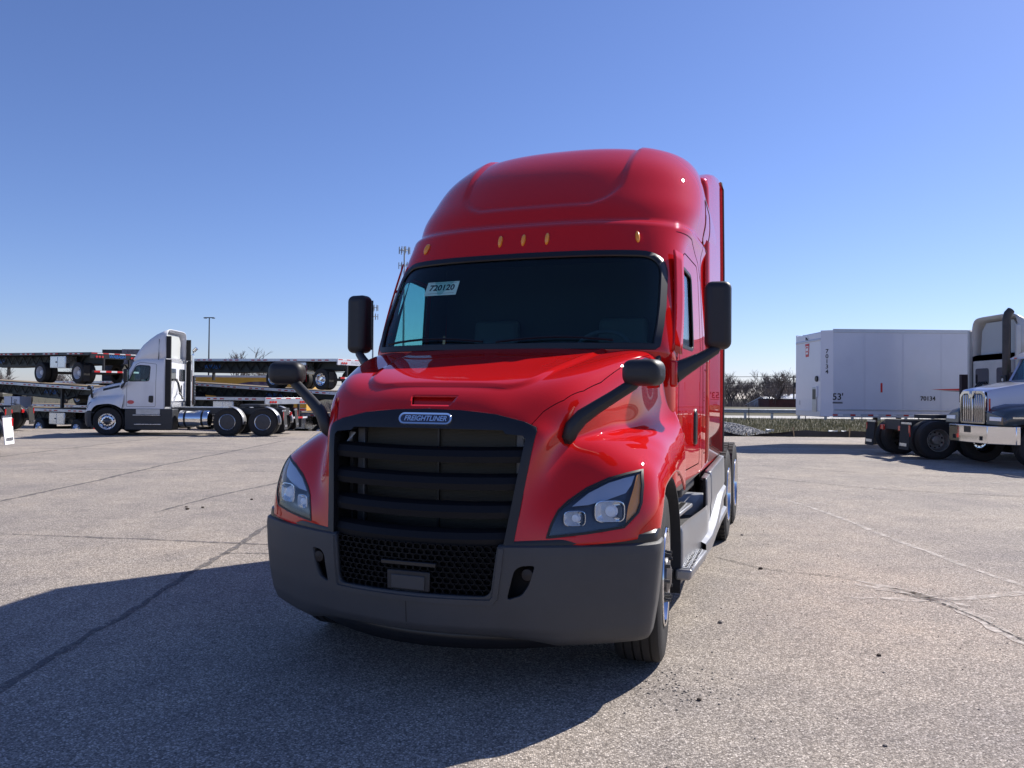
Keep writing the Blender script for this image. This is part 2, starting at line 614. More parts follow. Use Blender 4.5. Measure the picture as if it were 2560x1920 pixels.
# ------------------------------------------------------------------ the red sleeper tractor
# its own frame: x to its left side (right in the picture), y backward from the bumper, z up
TYRE_STEER = [(.285, -.12), (.30, -.132), (.36, -.140), (.43, -.142), (.475, -.136), (.498, -.124), (.507, -.108),
              (.508, -.082), (.496, -.080), (.496, -.072), (.508, -.070), (.510, -.030), (.497, -.028), (.497, -.020), (.510, -.018),
              (.510, .018), (.497, .020), (.497, .028), (.510, .030), (.508, .070), (.496, .072), (.496, .080), (.508, .082),
              (.507, .108), (.498, .124), (.475, .136), (.43, .142), (.36, .140), (.30, .132), (.285, .12)]
TYRE_PLAIN = [(.285, -.12), (.36, -.140), (.43, -.142), (.475, -.136), (.500, -.118), (.505, -.04), (.505, .04), (.500, .118), (.475, .136), (.43, .142), (.36, .140), (.285, .12)]
WM = {}
def wheel_meshes():
    def me(m, name, material, smooth=38):
        o = m.build(name, material, None, smooth)
        d = o.data
        bpy.data.objects.remove(o)
        return d
    WM['steer_tyre'] = me(MB().lathe(TYRE_STEER, n=72), 'tyre', RUBBER, 30)
    WM['drive_tyre'] = me(MB().lathe(TYRE_PLAIN, n=56), 'tyre', RUBBER, 30)
    t = MB()
    for k in range(44):
        a = 2 * math.pi * k / 44
        for c, (x0, x1) in enumerate(((-.122, -.068), (-.058, -.004), (.004, .058), (.068, .122))):
            aa = a + (c % 2) * .07
            ca, sa = math.cos(aa), math.sin(aa)
            b = MB().box(x0, x1, -.028, .028, .49, .517)
            t.add([(x, y * ca - z * sa, y * sa + z * ca) for x, y, z in b.v], b.f)
    WM['tread'] = me(t, 'tread_block', RUBBER, 0)
    # polished steer rim (faces +x)
    WM['steer_rim'] = me(MB().lathe([(.290, .125), (.300, .138), (.296, .146), (.284, .142), (.276, .10), (.262, .075), (.25, .085), (.20, .112), (.165, .118), (.118, .118)], n=48), 'rim', CHROME, 30)
    WM['hub'] = me(MB().lathe([(.122, .110), (.120, .135), (.112, .150), (.085, .158), (.05, .172), (0, .174)], n=32), 'hub', mat('hub_steel', (.10, .10, .11), .35, .8, var=.3, vscale=10), 30)
    WM['rear_rim'] = me(MB().lathe([(.290, .125), (.300, .138), (.296, .146), (.284, .142), (.272, .10), (.262, .02), (.235, -.03), (.17, -.05), (.13, -.05), (.12, -.04), (.12, .06), (.105, .075), (0, .078)], n=48), 'rim', CHROME, 30)
    WM['white_rim'] = me(MB().lathe([(.290, .125), (.300, .138), (.296, .146), (.284, .142), (.272, .10), (.262, .02), (.235, -.03), (.17, -.05), (.13, -.05), (.12, -.04), (.12, .06), (.105, .075), (0, .078)], n=32), 'rim', mat('white_rim_paint', (.62, .64, .68), .4, 0, .3, var=.1), 30)
    WM['dark_rim'] = me(MB().lathe([(.290, .125), (.300, .138), (.296, .146), (.284, .142), (.272, .10), (.262, .02), (.235, -.03), (.17, -.05), (.13, -.05), (.12, -.04), (.12, .06), (.105, .075), (0, .078)], n=32), 'rim', mat('worn_rim_metal', (.36, .34, .31), .5, .8, var=.3, vscale=12), 30)
    WM['cover'] = me(MB().lathe([(.272, .115), (.268, .128), (.20, .135), (.05, .14), (.045, .15), (0, .152)], n=40), 'wheel_cover', mat('cover_grey', (.05, .05, .056), .45), 30)
    WM['cover_ring'] = me(MB().lathe([(.292, .126), (.296, .140), (.284, .146), (.270, .132)], n=40, closed=True), 'cover_ring', ALU, 30)
    n = MB().cyl((.116, 0, 0), (.142, 0, 0), .0185, .0165, 6).cyl((.142, 0, 0), (.172, 0, 0), .0125, .011, 6)
    WM['nut'] = me(n, 'lug_nut', STEEL, 0)
    h = MB().cyl((.093, 0, 0), (.109, 0, 0), .026, .026, 12)
    WM['hole'] = me(h, 'hand_hole', MATTE, 0)
    h = MB()
    for k in range(10):
        a = 2 * math.pi * (k + .5) / 10
        h.cyl((-.05, .205 * math.cos(a), .205 * math.sin(a)), (-.034, .205 * math.cos(a), .205 * math.sin(a)), .028, .028, 10)
    WM['hand_holes_rear'] = me(h, 'hand_hole', MATTE, 0)
wheel_meshes()
def put(name, me, parent, loc=(0, 0, 0), flip=False):
    o = bpy.data.objects.new(name, me)
    col.objects.link(o)
    o.parent = parent
    o.location = loc
    if flip:
        o.rotation_euler = (0, 0, math.pi)
    return o
def wheel(parent, x, y, z, kind='rear', dual=False, scale=1., lugs=False):
    """x is the centre of the outer tyre; the outer face looks away from the middle"""
    w = empty('wheel', parent, (x, y, z))
    s = 1 if x > 0 else -1
    if s < 0:
        w.rotation_euler = (0, 0, math.pi)
    w.scale = (1, scale, scale)
    put('tyre', WM['steer_tyre' if kind == 'steer' else 'drive_tyre'], w)
    if lugs: put('tread', WM['tread'], w)['kind'] = 'stuff'
    if dual:
        put('tyre', WM['drive_tyre'], w, (-.34, 0, 0))
        if lugs: put('tread', WM['tread'], w, (-.34, 0, 0))['kind'] = 'stuff'
    if kind == 'steer':
        put('rim', WM['steer_rim'], w)
        put('hub', WM['hub'], w)
        for k in range(10):
            a, b = 2 * math.pi * k / 10, 2 * math.pi * (k + .5) / 10
            put('lug_nut', WM['nut'], w, (0, .143 * math.cos(a), .143 * math.sin(a)))
            put('hand_hole', WM['hole'], w, (0, .222 * math.cos(b), .222 * math.sin(b)))
    elif kind == 'cover':
        put('wheel_cover', WM['cover'], w)
        put('cover_ring', WM['cover_ring'], w)
    else:
        put('rim', WM[{'rear': 'rear_rim', 'white': 'white_rim', 'dark': 'dark_rim'}[kind]], w)
        put('hand_hole', WM['hand_holes_rear'], w)['kind'] = 'stuff'
    return w

def ring(poly, k):
    cx = sum(p[0] for p in poly) / len(poly)
    cy = sum(p[1] for p in poly) / len(poly)
    return [(cx + (x - cx) * k, cy + (y - cy) * k) for x, y in poly]
def mir(poly):
    return [(-x, y) for x, y in reversed(poly)]
def rounded(poly, r, n=5):
    """round the corners of a 2-D polygon"""
    out = []
    N = len(poly)
    for i in range(N):
        a, b, c = Vector(poly[i - 1]), Vector(poly[i]), Vector(poly[(i + 1) % N])
        u, v = (a - b), (c - b)
        k = min(r, u.length * .45, v.length * .45)
        p, q = b + u.normalized() * k, b + v.normalized() * k
        for j in range(n + 1):
            t = j / n
            w = p * (1 - t) ** 2 + b * 2 * t * (1 - t) + q * t * t
            out.append((w.x, w.y))
    return out

ROOT = thing('sleeper_tractor', 'glossy red sleeper tractor with black grille and dark grey bumper, parked nearest', 'truck', (-.566, 4.005, 0), R(-19.5))
FRONT = []                      # front-end parts that the other tractors of the same make share
def fr(o):
    FRONT.append(o)
    return o

HG = hood_grid(120, 261)
HTREE = bvh(HG)
hb = grid_bm(HG)
# lamps
HL = [(.714, .879), (.733, .95), (.760, 1.015), (.800, 1.06), (.884, 1.125), (.984, 1.174), (1.064, 1.197), (1.139, 1.213), (1.152, 1.135), (1.152, 1.048), (1.140, .999), (1.079, .928), (.906, .901)]
GR_OUT = [(-.548, .795), (-.59, 1.12), (-.632, 1.425), (-.625, 1.447), (-.56, 1.475), (-.40, 1.512), (-.2, 1.531), (0, 1.537), (.2, 1.531), (.40, 1.512), (.56, 1.475), (.625, 1.447), (.632, 1.425), (.59, 1.12), (.548, .795)]
GR_IN = [(-.500, .795), (-.545, 1.12), (-.582, 1.385), (-.565, 1.402), (-.47, 1.41), (-.455, 1.428), (0, 1.432), (.455, 1.428), (.47, 1.41), (.565, 1.402), (.582, 1.385), (.545, 1.12), (.500, .795)]
frontp = lambda c: c.y < .75
lamp_patch = {}
for s, poly in ((1, HL), (-1, mir(HL))):
    lamp_patch[s] = take(hb, cut(hb, poly, 'y', lambda c: c.y < .95))
gs = cut(hb, GR_OUT, 'y', frontp)
surround = take(hb, gs)
scoop_p = [(-.140, 1.606), (.140, 1.606), (.118, 1.558), (-.118, 1.558)]
scoop = take(hb, cut(hb, scoop_p, 'y', frontp))
hood = fr(bm_build(hb, 'hood', RED, ROOT, 50))
md = hood.modifiers.new('thickness', 'SOLIDIFY')
md.thickness = .012
md.offset = -1 if True else 1
sub = shell(scoop, (0, .022, -.008), (0, .004, 0)).build('hood_scoop', RED, hood)
hb.free()
# hood seams
SEAM = mat('seam_gap', (.02, .004, .005), 1., spec=0.)
for s in (1, -1):
    drape(HTREE, [(s * .586, .30), (s * .64, .40), (s * .725, .505), (s * .80, .65), (s * .86, .82), (s * .93, 1.1), (s * .985, 1.35), (s * 1.02, 1.55)], 'z', .0034, .0005).build('hood_seam', SEAM, hood)
# grille surround with a real opening
sb = bmesh.new()
me = bpy.data.meshes.new('tmp')
me.from_pydata(surround.v, [], surround.f)
sb.from_mesh(me)
take(sb, cut(sb, GR_IN, 'y'))
m2 = take(sb, list(sb.faces), False)
sb.free()
grille = fr(empty('grille', ROOT))
shell(m2, (0, -.004, 0), (0, .06, 0)).build('grille_surround', mat('surround_black', (.011, .011, .014), .45), grille, 40)
def front_t(s, z):
    h = HTREE.ray_cast(Vector((s, -3, z)), Vector((0, 1, 0)))
    return h[0].y if h[0] else .3
LOUV = mat('louvre_black', (.007, .007, .009), .6, spec=.25)
# louvres: bowed slats with an airfoil-like section
for k, (zc, hh) in enumerate(((1.292, .066), (1.150, .066), (1.005, .066), (.868, .064))):
    rows = []
    for i in range(33):
        u = i / 32 * 2 - 1
        w = np.interp(zc, [.795, 1.12, 1.385], [.500, .545, .582]) + .012
        s = u * w
        t = front_t(s, zc) + .020
        z = zc - .012 * (1 - u * u)
        rows.append([(s, t + .075, z + hh * .75), (s, t + .02, z + hh * .5), (s, t, z), (s, t + .006, z - hh * .5), (s, t + .03, z - hh * .42), (s, t + .085, z + hh * .3)])
    g = np.array(rows)
    m = MB().grid(np.concatenate([g, g[:, :1]], 1))
    m.build('louvre', LOUV, grille, 40)
# radiator with fins, tanks and pipes behind the louvres
rad = fr(empty('radiator', ROOT))
MB().box(-.47, .47, .46, .50, .60, 1.43).build('radiator_core', RADM, rad)
m = MB()
for i in range(96):
    z = .62 + i * .0084
    m.box(-.465, .465, .450, .4595, z, z + .0028)
fo = m.build('cooling_fin', RADM, rad, 0)
fo['kind'] = 'stuff'
MB().box(-.006, .006, .440, .452, .60, 1.43).build('core_divider', BLACK, rad)
for s in (1, -1):
    MB().box(s * .475, s * .525, .43, .52, .62, 1.42).build('radiator_tank', mat('tank_metal', (.16, .16, .17), .5, .6, var=.3), rad, bevel=.008)
    MB().box(s * .535, s * .555, .40, .48, .70, 1.40).build('support_bar', STEEL, rad)
    MB().tube([(s * .545, .40, 1.28), (s * .55, .385, 1.33), (s * .545, .40, 1.39)], .024, 10).build('coolant_pipe', mat('pale_casting', (.55, .56, .58), .45, .4), rad)
MB().box(-.62, .62, .54, .56, .45, 1.60).build('engine_bay_wall', MATTE, rad)
for s in (1, -1):
    MB().hexa([(s * .53, .26, .78), (s * .545, .26, .78), (s * .63, .36, 1.44), (s * .615, .36, 1.44)], [(s * .53, .55, .78), (s * .545, .55, .78), (s * .63, .55, 1.44), (s * .615, .55, 1.44)]).build('air_duct', MATTE, rad)
# badge
bt = front_t(0, 1.482)
nrm = Vector((0, -.95, .31))
BM = frame_mat((0, bt - .010, 1.482), (1, 0, 0), (0, .31, .95))
badge = fr(empty('badge', ROOT))
badge.matrix_local = BM
def stadium(w, h, n=14):
    r = h / 2
    p = []
    for k in range(n + 1):
        a = -math.pi / 2 + math.pi * k / n
        p.append((w / 2 - r + math.cos(a) * r * 1.0, math.sin(a) * r))
    for k in range(n + 1):
        a = math.pi / 2 + math.pi * k / n
        p.append((-w / 2 + r + math.cos(a) * r, math.sin(a) * r))
    return p
o_, i_ = stadium(.326, .068), stadium(.300, .046)
n = len(o_)
m = MB()
m.v = [(x, y, -.02) for x, y in o_] + [(x, y, .004) for x, y in o_] + [(x * .985, y * .95, .009) for x, y in o_] + [(x, y, .008) for x, y in i_] + [(x, y, .002) for x, y in i_]
for a in range(4):
    m.f += [(a * n + k, a * n + (k + 1) % n, (a + 1) * n + (k + 1) % n, (a + 1) * n + k) for k in range(n)]
m.build('badge_rim', CHROME, badge, 40)
MB().prism(stadium(.304, .05), 'z', -.01, .003).build('badge_field', NAVY, badge)
text('badge_lettering', 'FREIGHTLINER', .0405, CHROME, badge, Matrix.Translation((0, 0, .0035)) @ Matrix.Diagonal((.98, 1, 1, 1)), .002, .22, .0008)
# headlamps: housing behind, reflectors inside, clear cover flush with the hood
for s in (1, -1):
    hl = fr(empty('headlight', ROOT))
    out = Vector((s * .10, -1, 0)).normalized()
    P = lamp_patch[s]
    moved(P, -out * .062).build('lamp_housing', LAMPDARK, hl)
    e = MB()
    # walls of the housing
    ed = {}
    for q in P.f:
        for a, b in zip(q, q[1:] + q[:1]):
            ed[(a, b)] = 1
    n = len(P.v)
    e.v = [tuple(p) for p in P.v] + [tuple(Vector(p) - out * .066) for p in P.v]
    e.f = [(a, b, b + n, a + n) for a, b in ed if (b, a) not in ed]
    e.build('lamp_wall', BLACK, hl)
    pb = bmesh.new()
    me = bpy.data.meshes.new('tmp')
    me.from_pydata(P.v, [], P.f)
    pb.from_mesh(me)
    drl = [(.820, 1.032), (.895, 1.100), (.985, 1.150), (1.065, 1.176), (1.108, 1.186), (1.098, 1.138), (1.075, 1.098), (.99, 1.066), (.90, 1.040)]
    amb = [(1.118, 1.190), (1.148, 1.200), (1.150, 1.05), (1.136, 1.002), (1.085, .945), (1.092, 1.03), (1.110, 1.12)]
    for nm, pl, mt, dep in (('daytime_lamp', drl, LAMPGREY, .020), ('side_reflector', amb, AMBER, .012)):
        pl = pl if s > 0 else mir(pl)
        mm = take(pb, cut(pb, pl, 'y'), False)
        shell(moved(mm, -out * dep), (0, 0, 0), -out * .03).build(nm, mt, hl, 40)
    pb.free()
    for (cx, cz, r) in ((1.005, 1.006, .062), (.838, .972, .044)):
        t = front_t(s * cx, cz)
        m = MB()
        prof = [(.0, .050), (.35, .046), (.7, .032), (.95, .008), (1.0, .0), (1.06, .001)]
        A = 26
        for (k, d) in prof:
            for j in range(A):
                a = 2 * math.pi * j / A
                ca, sa = math.cos(a), math.sin(a)
                q = (abs(ca) ** 4 + abs(sa) ** 4) ** -.25
                m.v.append((s * cx + ca * q * r * k * 1.12, t + .016 + d + abs(ca * q * r * k) * 0 + (s * (ca * q * r * k)) * .55, cz + sa * q * r * k * .88))
        for i in range(len(prof) - 1):
            m.f += [(i * A + j, i * A + (j + 1) % A, (i + 1) * A + (j + 1) % A, (i + 1) * A + j) for j in range(A)]
        rf = m.build('reflector', CHROME, hl, 50)
        b = MB()
        b.lathe([(0, .0), (r * .42, .004), (r * .55, .016), (r * .58, .03)], (s * cx, t + .022, cz), 'Y', 20)
        b.build('projector_lens', mat('lens_solid', (.92, .95, 1.0), .12, .0, 1.0), rf)
    shell(P, out * .0005, -out * .005).build('lamp_cover', LENS, hl, 50)
    drape(HTREE, HL if s > 0 else mir(HL), 'y', .014, .003, True, .012).build('lamp_seal', SEAL, hl)

# bumper: swept plan, slightly tucked at the bottom
def bump_t(s):
    return .055 + .46 * (s / 1.25) ** 2
BL = [(.285, .135, .925), (.30, .085, .938), (.335, .040, .950), (.40, .016, .962), (.52, .004, .978), (.66, 0, .990), (.80, .004, 1.0), (.832, .008, .998), (.842, .022, .990), (.842, .11, .95)]
def bump_row(z, dt, k, N=121):
    ss = np.linspace(-1.185, 1.185, N)
    row = [(s * k, bump_t(s) + dt, z) for s in ss]
    c = []
    for j in range(1, 9):
        a = j / 8 * math.pi / 2 * .92
        c.append((1.185 + .068 * math.sin(a), bump_t(1.185) + .055 * (1 - math.cos(a)) * 1.0 + .068 * .75 * math.sin(a)))
    c.append((1.255, bump_t(1.185) + .20))
    c = [(x * k, y + dt, z) for x, y in c]
    return [(-x, y, z) for x, y, z in reversed(c)] + row + c
BZ = []
for a, b in zip(BL, BL[1:]):
    nn = max(1, int(max(abs(b[0] - a[0]), abs(b[1] - a[1])) / .02))
    for i in range(nn):
        u = i / nn
        BZ.append([a[j] + (b[j] - a[j]) * u for j in range(3)])
BZ.append(BL[-1])
BG = np.array([bump_row(*r) for r in BZ])
# bottom edge rises a little towards the middle
rise = np.clip((.42 - BG[..., 2]) / .12, 0, 1) * .055 * np.clip(1 - (np.abs(BG[..., 0]) / .75) ** 4, 0, 1)
BG[..., 2] += rise
BTREE = bvh(BG)
bb = grid_bm(BG)
LG = [(-.484, .90), (-.482, .84)] + rounded([(-.482, .838), (-.450, .575), (.450, .575), (.482, .838)], .05)[6:18] + [(.482, .84), (.484, .90)]
LGO = [(-.505, .838), (-.505, .80)] + rounded([(-.505, .80), (-.478, .545), (.478, .545), (.505, .80)], .07)[6:18] + [(.505, .80), (.505, .838)]
FOG = rounded([(.566, .715), (.595, .738), (.668, .742), (.640, .64), (.605, .585), (.530, .562)], .02, 3)
bf = lambda c: c.y < .5
take(bb, cut(bb, LG, 'y', bf))
for s in (1, -1):
    take(bb, cut(bb, FOG if s > 0 else mir(FOG), 'y', bf))
bumper = fr(bm_build(bb, 'bumper', PLASTIC, ROOT, 40))
md = bumper.modifiers.new('thickness', 'SOLIDIFY')
md.thickness = .03
md.offset = -1
bb.free()
LGr = rounded([(-.486, .842), (-.454, .571), (.454, .571), (.486, .842)], .05)
drape(BTREE, [(-.50, .825), (-.49, .72), (-.472, .575), (-.455, .552), (-.43, .548), (0, .546), (.43, .548), (.455, .552), (.472, .575), (.49, .72), (.50, .825)], 'y', .034, .010).build('intake_frame', PLASTIC, bumper, 40)
m = drape(BTREE, [(-.004, .40), (-.004, .53)], 'y', .006, .001)
m.build('bumper_seam', SEAL, bumper)
# honeycomb mesh of the lower intake
hc = MB()
ry, rx = .0165, .026
for r_ in range(0, 9):
    for c_ in range(-11, 12):
        cx = c_ * rx * 1.62 + (r_ % 2) * rx * .81
        cz = .588 + r_ * ry * 1.72
        if abs(cx) > .478 or cz > .83:
            continue
        if abs(cx) < .125 and cz < .70:
            continue
        t0 = bump_t(cx) + .035
        pts = []
        for k in range(6):
            a = math.pi / 3 * k
            pts.append((cx + math.cos(a) * rx * 1.05, cz + math.sin(a) * ry * 1.12))
        o_ = len(hc.v)
        for (x, z) in pts: hc.v.append((x, t0, z))
        for (x, z) in pts: hc.v.append((cx + (x - cx) * .84, t0, cz + (z - cz) * .80))
        for (x, z) in pts: hc.v.append((cx + (x - cx) * .80, t0 + .03, cz + (z - cz) * .76))
        for k in range(6):
            k2 = (k + 1) % 6
            hc.f += [(o_ + k, o_ + k2, o_ + 6 + k2, o_ + 6 + k), (o_ + 6 + k, o_ + 6 + k2, o_ + 12 + k2, o_ + 12 + k)]
ho = hc.build('honeycomb_mesh', LOUV, bumper, 0)
ho['kind'] = 'stuff'
MB().box(-.52, .52, .22, .24, .54, .86).build('intake_back', MATTE, bumper)
m = MB().box(-.098, .098, .068, .078, .588, .662).build('plate_holder', PLASTIC, bumper, bevel=.006)
MB().box(-.125, .125, .076, .09, .580, .685).build('plate_bracket', BLACKP, bumper, bevel=.006)
MB().box(-.16, .16, .070, .12, .712, .735).build('tow_cover', BLACK, bumper, bevel=.004)
for s in (1, -1):
    MB().box(s * .50, s * .70, .26, .28, .53, .77).build('fog_pocket', MATTE, bumper)
    MB().lathe([(.0, .0), (.03, .004), (.04, .02), (.042, .05)], (s * .625, .185, .69), 'Y', 20).build('fog_lamp', mat('dark_lens', (.012, .008, .008), .5), bumper)
# lower air dam and black rubber strip between bumper and hood
m = MB()
for a in (0, 1):
    pass
ss = np.linspace(-1.0, 1.0, 41)
g = np.array([[(s * .80, bump_t(s) + .16, z) for s in ss] for z in (.255, .37)])
m = MB().grid(g)
md = fr(m.build('air_dam', BLACK, ROOT))
md.modifiers.new('thickness', 'SOLIDIFY').thickness = .015
def strip_row(z, dt):
    return [(x, y + dt, z) for x, y, _ in bump_row(z, 0, .985)]
zr = lambda s: .845 + .045 * (abs(s) / 1.25) ** 1.3
g = []
for (u, dt) in ((-.04, .03), (0, .022), (.5, .020), (1., .028), (1.2, .06)):
    row = bump_row(0, 0, .985)
    g.append([(x, y + dt, .825 + (zr(x) - .825) * u) for x, y, _ in row])
g = np.array(g)
for s in (1, -1):
    keep = [k for k in range(g.shape[1]) if g[0, k, 0] * s > .535]
    fr(MB().grid(g[:, keep]).build('rubber_trim', BLACK, ROOT))

# small chrome model lettering on the cowl sides
for s in (1, -1):
    h = HTREE.ray_cast(Vector((s * 3, 1.66, 1.80)), Vector((-s, 0, 0)))
    if h[0]:
        nn_ = h[1] if h[1].x * s > 0 else -h[1]
        text('side_lettering', 'CASCADIA', .036, CHROME, ROOT, frame_mat(h[0] + nn_ * .003, (0, s, 0), Vector((0, 0, 1)) - nn_ * nn_.z), .0015, .1, .0008)
# fender liners, front axle and frame
for s in (1, -1):
    m = MB()
    arc = [(1.21 - .60 * math.cos(a), .50 + .62 * math.sin(a)) for a in [math.pi * k / 20 * 1.12 for k in range(21)]]
    g = np.array([[(s * x, y, z) for y, z in arc] for x in (.80, 1.205)])
    fr(m.grid(g).build('fender_liner', MATTE, ROOT)).modifiers.new('thickness', 'SOLIDIFY').thickness = .02
    fr(MB().box(s * .36, s * .44, .55, 7.3, .78, 1.02).build('frame_rail', STEEL, ROOT, bevel=.01))
fr(MB().box(-.95, .95, 1.14, 1.28, .40, .50).build('front_axle', STEEL, ROOT, bevel=.02))
for s in (1, -1):
    w_ = fr(wheel(ROOT, s * 1.048, 1.21, .51, 'steer'))
    w_.rotation_euler[2] += R(4.5)

# mirrors
def rbox(cx, cy, cz, w, d, h, name, material, parent, bev, tilt=0.):
    m = MB().box(-w / 2, w / 2, -d / 2, d / 2, -h / 2, h / 2)
    o = m.build(name, material, parent, 60, bevel=bev, seg=5, loc=(cx, cy, cz))
    o.rotation_euler = (R(-14) if 0 else 0, 0, tilt)
    return o
def arm(parent, P, name, material):
    """P: list of (centre, half width across, half height)"""
    rows = []
    for c, w, h, dr in P:
        c, dr = Vector(c), Vector(dr).normalized()
        up = Vector((0, 0, 1))
        up = (up - dr * up.dot(dr)).normalized()
        sd = dr.cross(up)
        rows.append([tuple(c + sd * w * math.cos(a) * (1.0) + up * h * math.sin(a)) for a in [2 * math.pi * k / 12 for k in range(12)]])
    m = MB()
    g = np.array(rows)
    m.grid(np.concatenate([g, g[:, :1]], 1))
    n0 = len(m.v)
    m.f.append(tuple(range(12)))
    return m.build(name, material, parent, 50)
for s in (1, -1):
    mi = fr(empty('door_mirror', ROOT))
    rbox(s * 1.430, 1.965, 2.185, .182, .15, .475, 'mirror_housing', BLACKP, mi, .052, s * R(6))
    MB().box(s * 1.352, s * 1.508, 2.041, 2.046, 1.98, 2.39).build('mirror_glass', CHROME, mi)
    d = (s * .27, .25, .16)
    arm(mi, [((s * 1.165, 1.70, 1.775), .035, .075, d), ((s * 1.22, 1.75, 1.81), .032, .062, d), ((s * 1.32, 1.85, 1.875), .03, .045, d), ((s * 1.42, 1.94, 1.945), .03, .035, d), ((s * 1.44, 1.955, 1.99), .03, .03, d)], 'mirror_arm', BLACKP)
    MB().box(s * 1.14, s * 1.19, 1.655, 1.73, 1.68, 1.86).build('mirror_base', RED, mi, bevel=.015)
    hm = fr(empty('hood_mirror', ROOT))
    rbox(s * 1.148, .600, 1.745, .222, .16, .145, 'mirror_housing', BLACKP, hm, .055, s * R(-16))
    MB().box(s * 1.06, s * 1.235, .679, .683, 1.69, 1.80).build('mirror_glass', CHROME, hm).rotation_euler = (0, 0, 0)
    d = (s * .30, .12, .22)
    arm(hm, [((s * .752, .49, 1.352), .020, .022, (s * .02, .02, .3)), ((s * .762, .475, 1.385), .034, .040, (s * .06, .02, .3)), ((s * .782, .475, 1.440), .034, .046, (s * .2, .06, .25)), ((s * .83, .50, 1.500), .032, .044, d), ((s * .90, .53, 1.552), .03, .038, d), ((s * 1.0, .57, 1.620), .03, .034, d), ((s * 1.09, .60, 1.682), .03, .034, d), ((s * 1.13, .612, 1.72), .024, .024, d)], 'mirror_arm', BLACKP)

# ---- cab and sleeper skin
LALL = np.concatenate([lvl_lower(34), LEVF[2:]])
CG = roof_recess(cab_grid(LALL))
CTREE = bvh(CG)
cb = grid_bm(CG)
WSR = rounded([(1.060, 2.25), (1.056, 2.648), (.55, 2.655)], .20, 9)[10:20]
WS = [(0, 1.957), (.5, 1.956), (1.04, 1.952), (1.056, 1.966), (1.066, 2.10), (1.068, 2.25)] + WSR + [(.55, 2.656), (0, 2.660)]
WS = WS + [(-x, z) for x, z in reversed(WS[1:-1])]
WIN = rounded([(1.99, 1.985), (2.64, 1.985), (2.66, 2.57), (2.30, 2.585), (2.20, 2.55)], .06, 4)
wpred = lambda c: c.y < 2.4 and c.z > 1.9
wsp = take(cb, cut(cb, WS, 'y', wpred))
winp = {}
for s in (1, -1):
    winp[s] = take(cb, cut(cb, WIN, 'x', lambda c: c.x * s > .6 and c.z > 1.9))
cab = bm_build(cb, 'cab', RED, ROOT, 50)
cb.free()
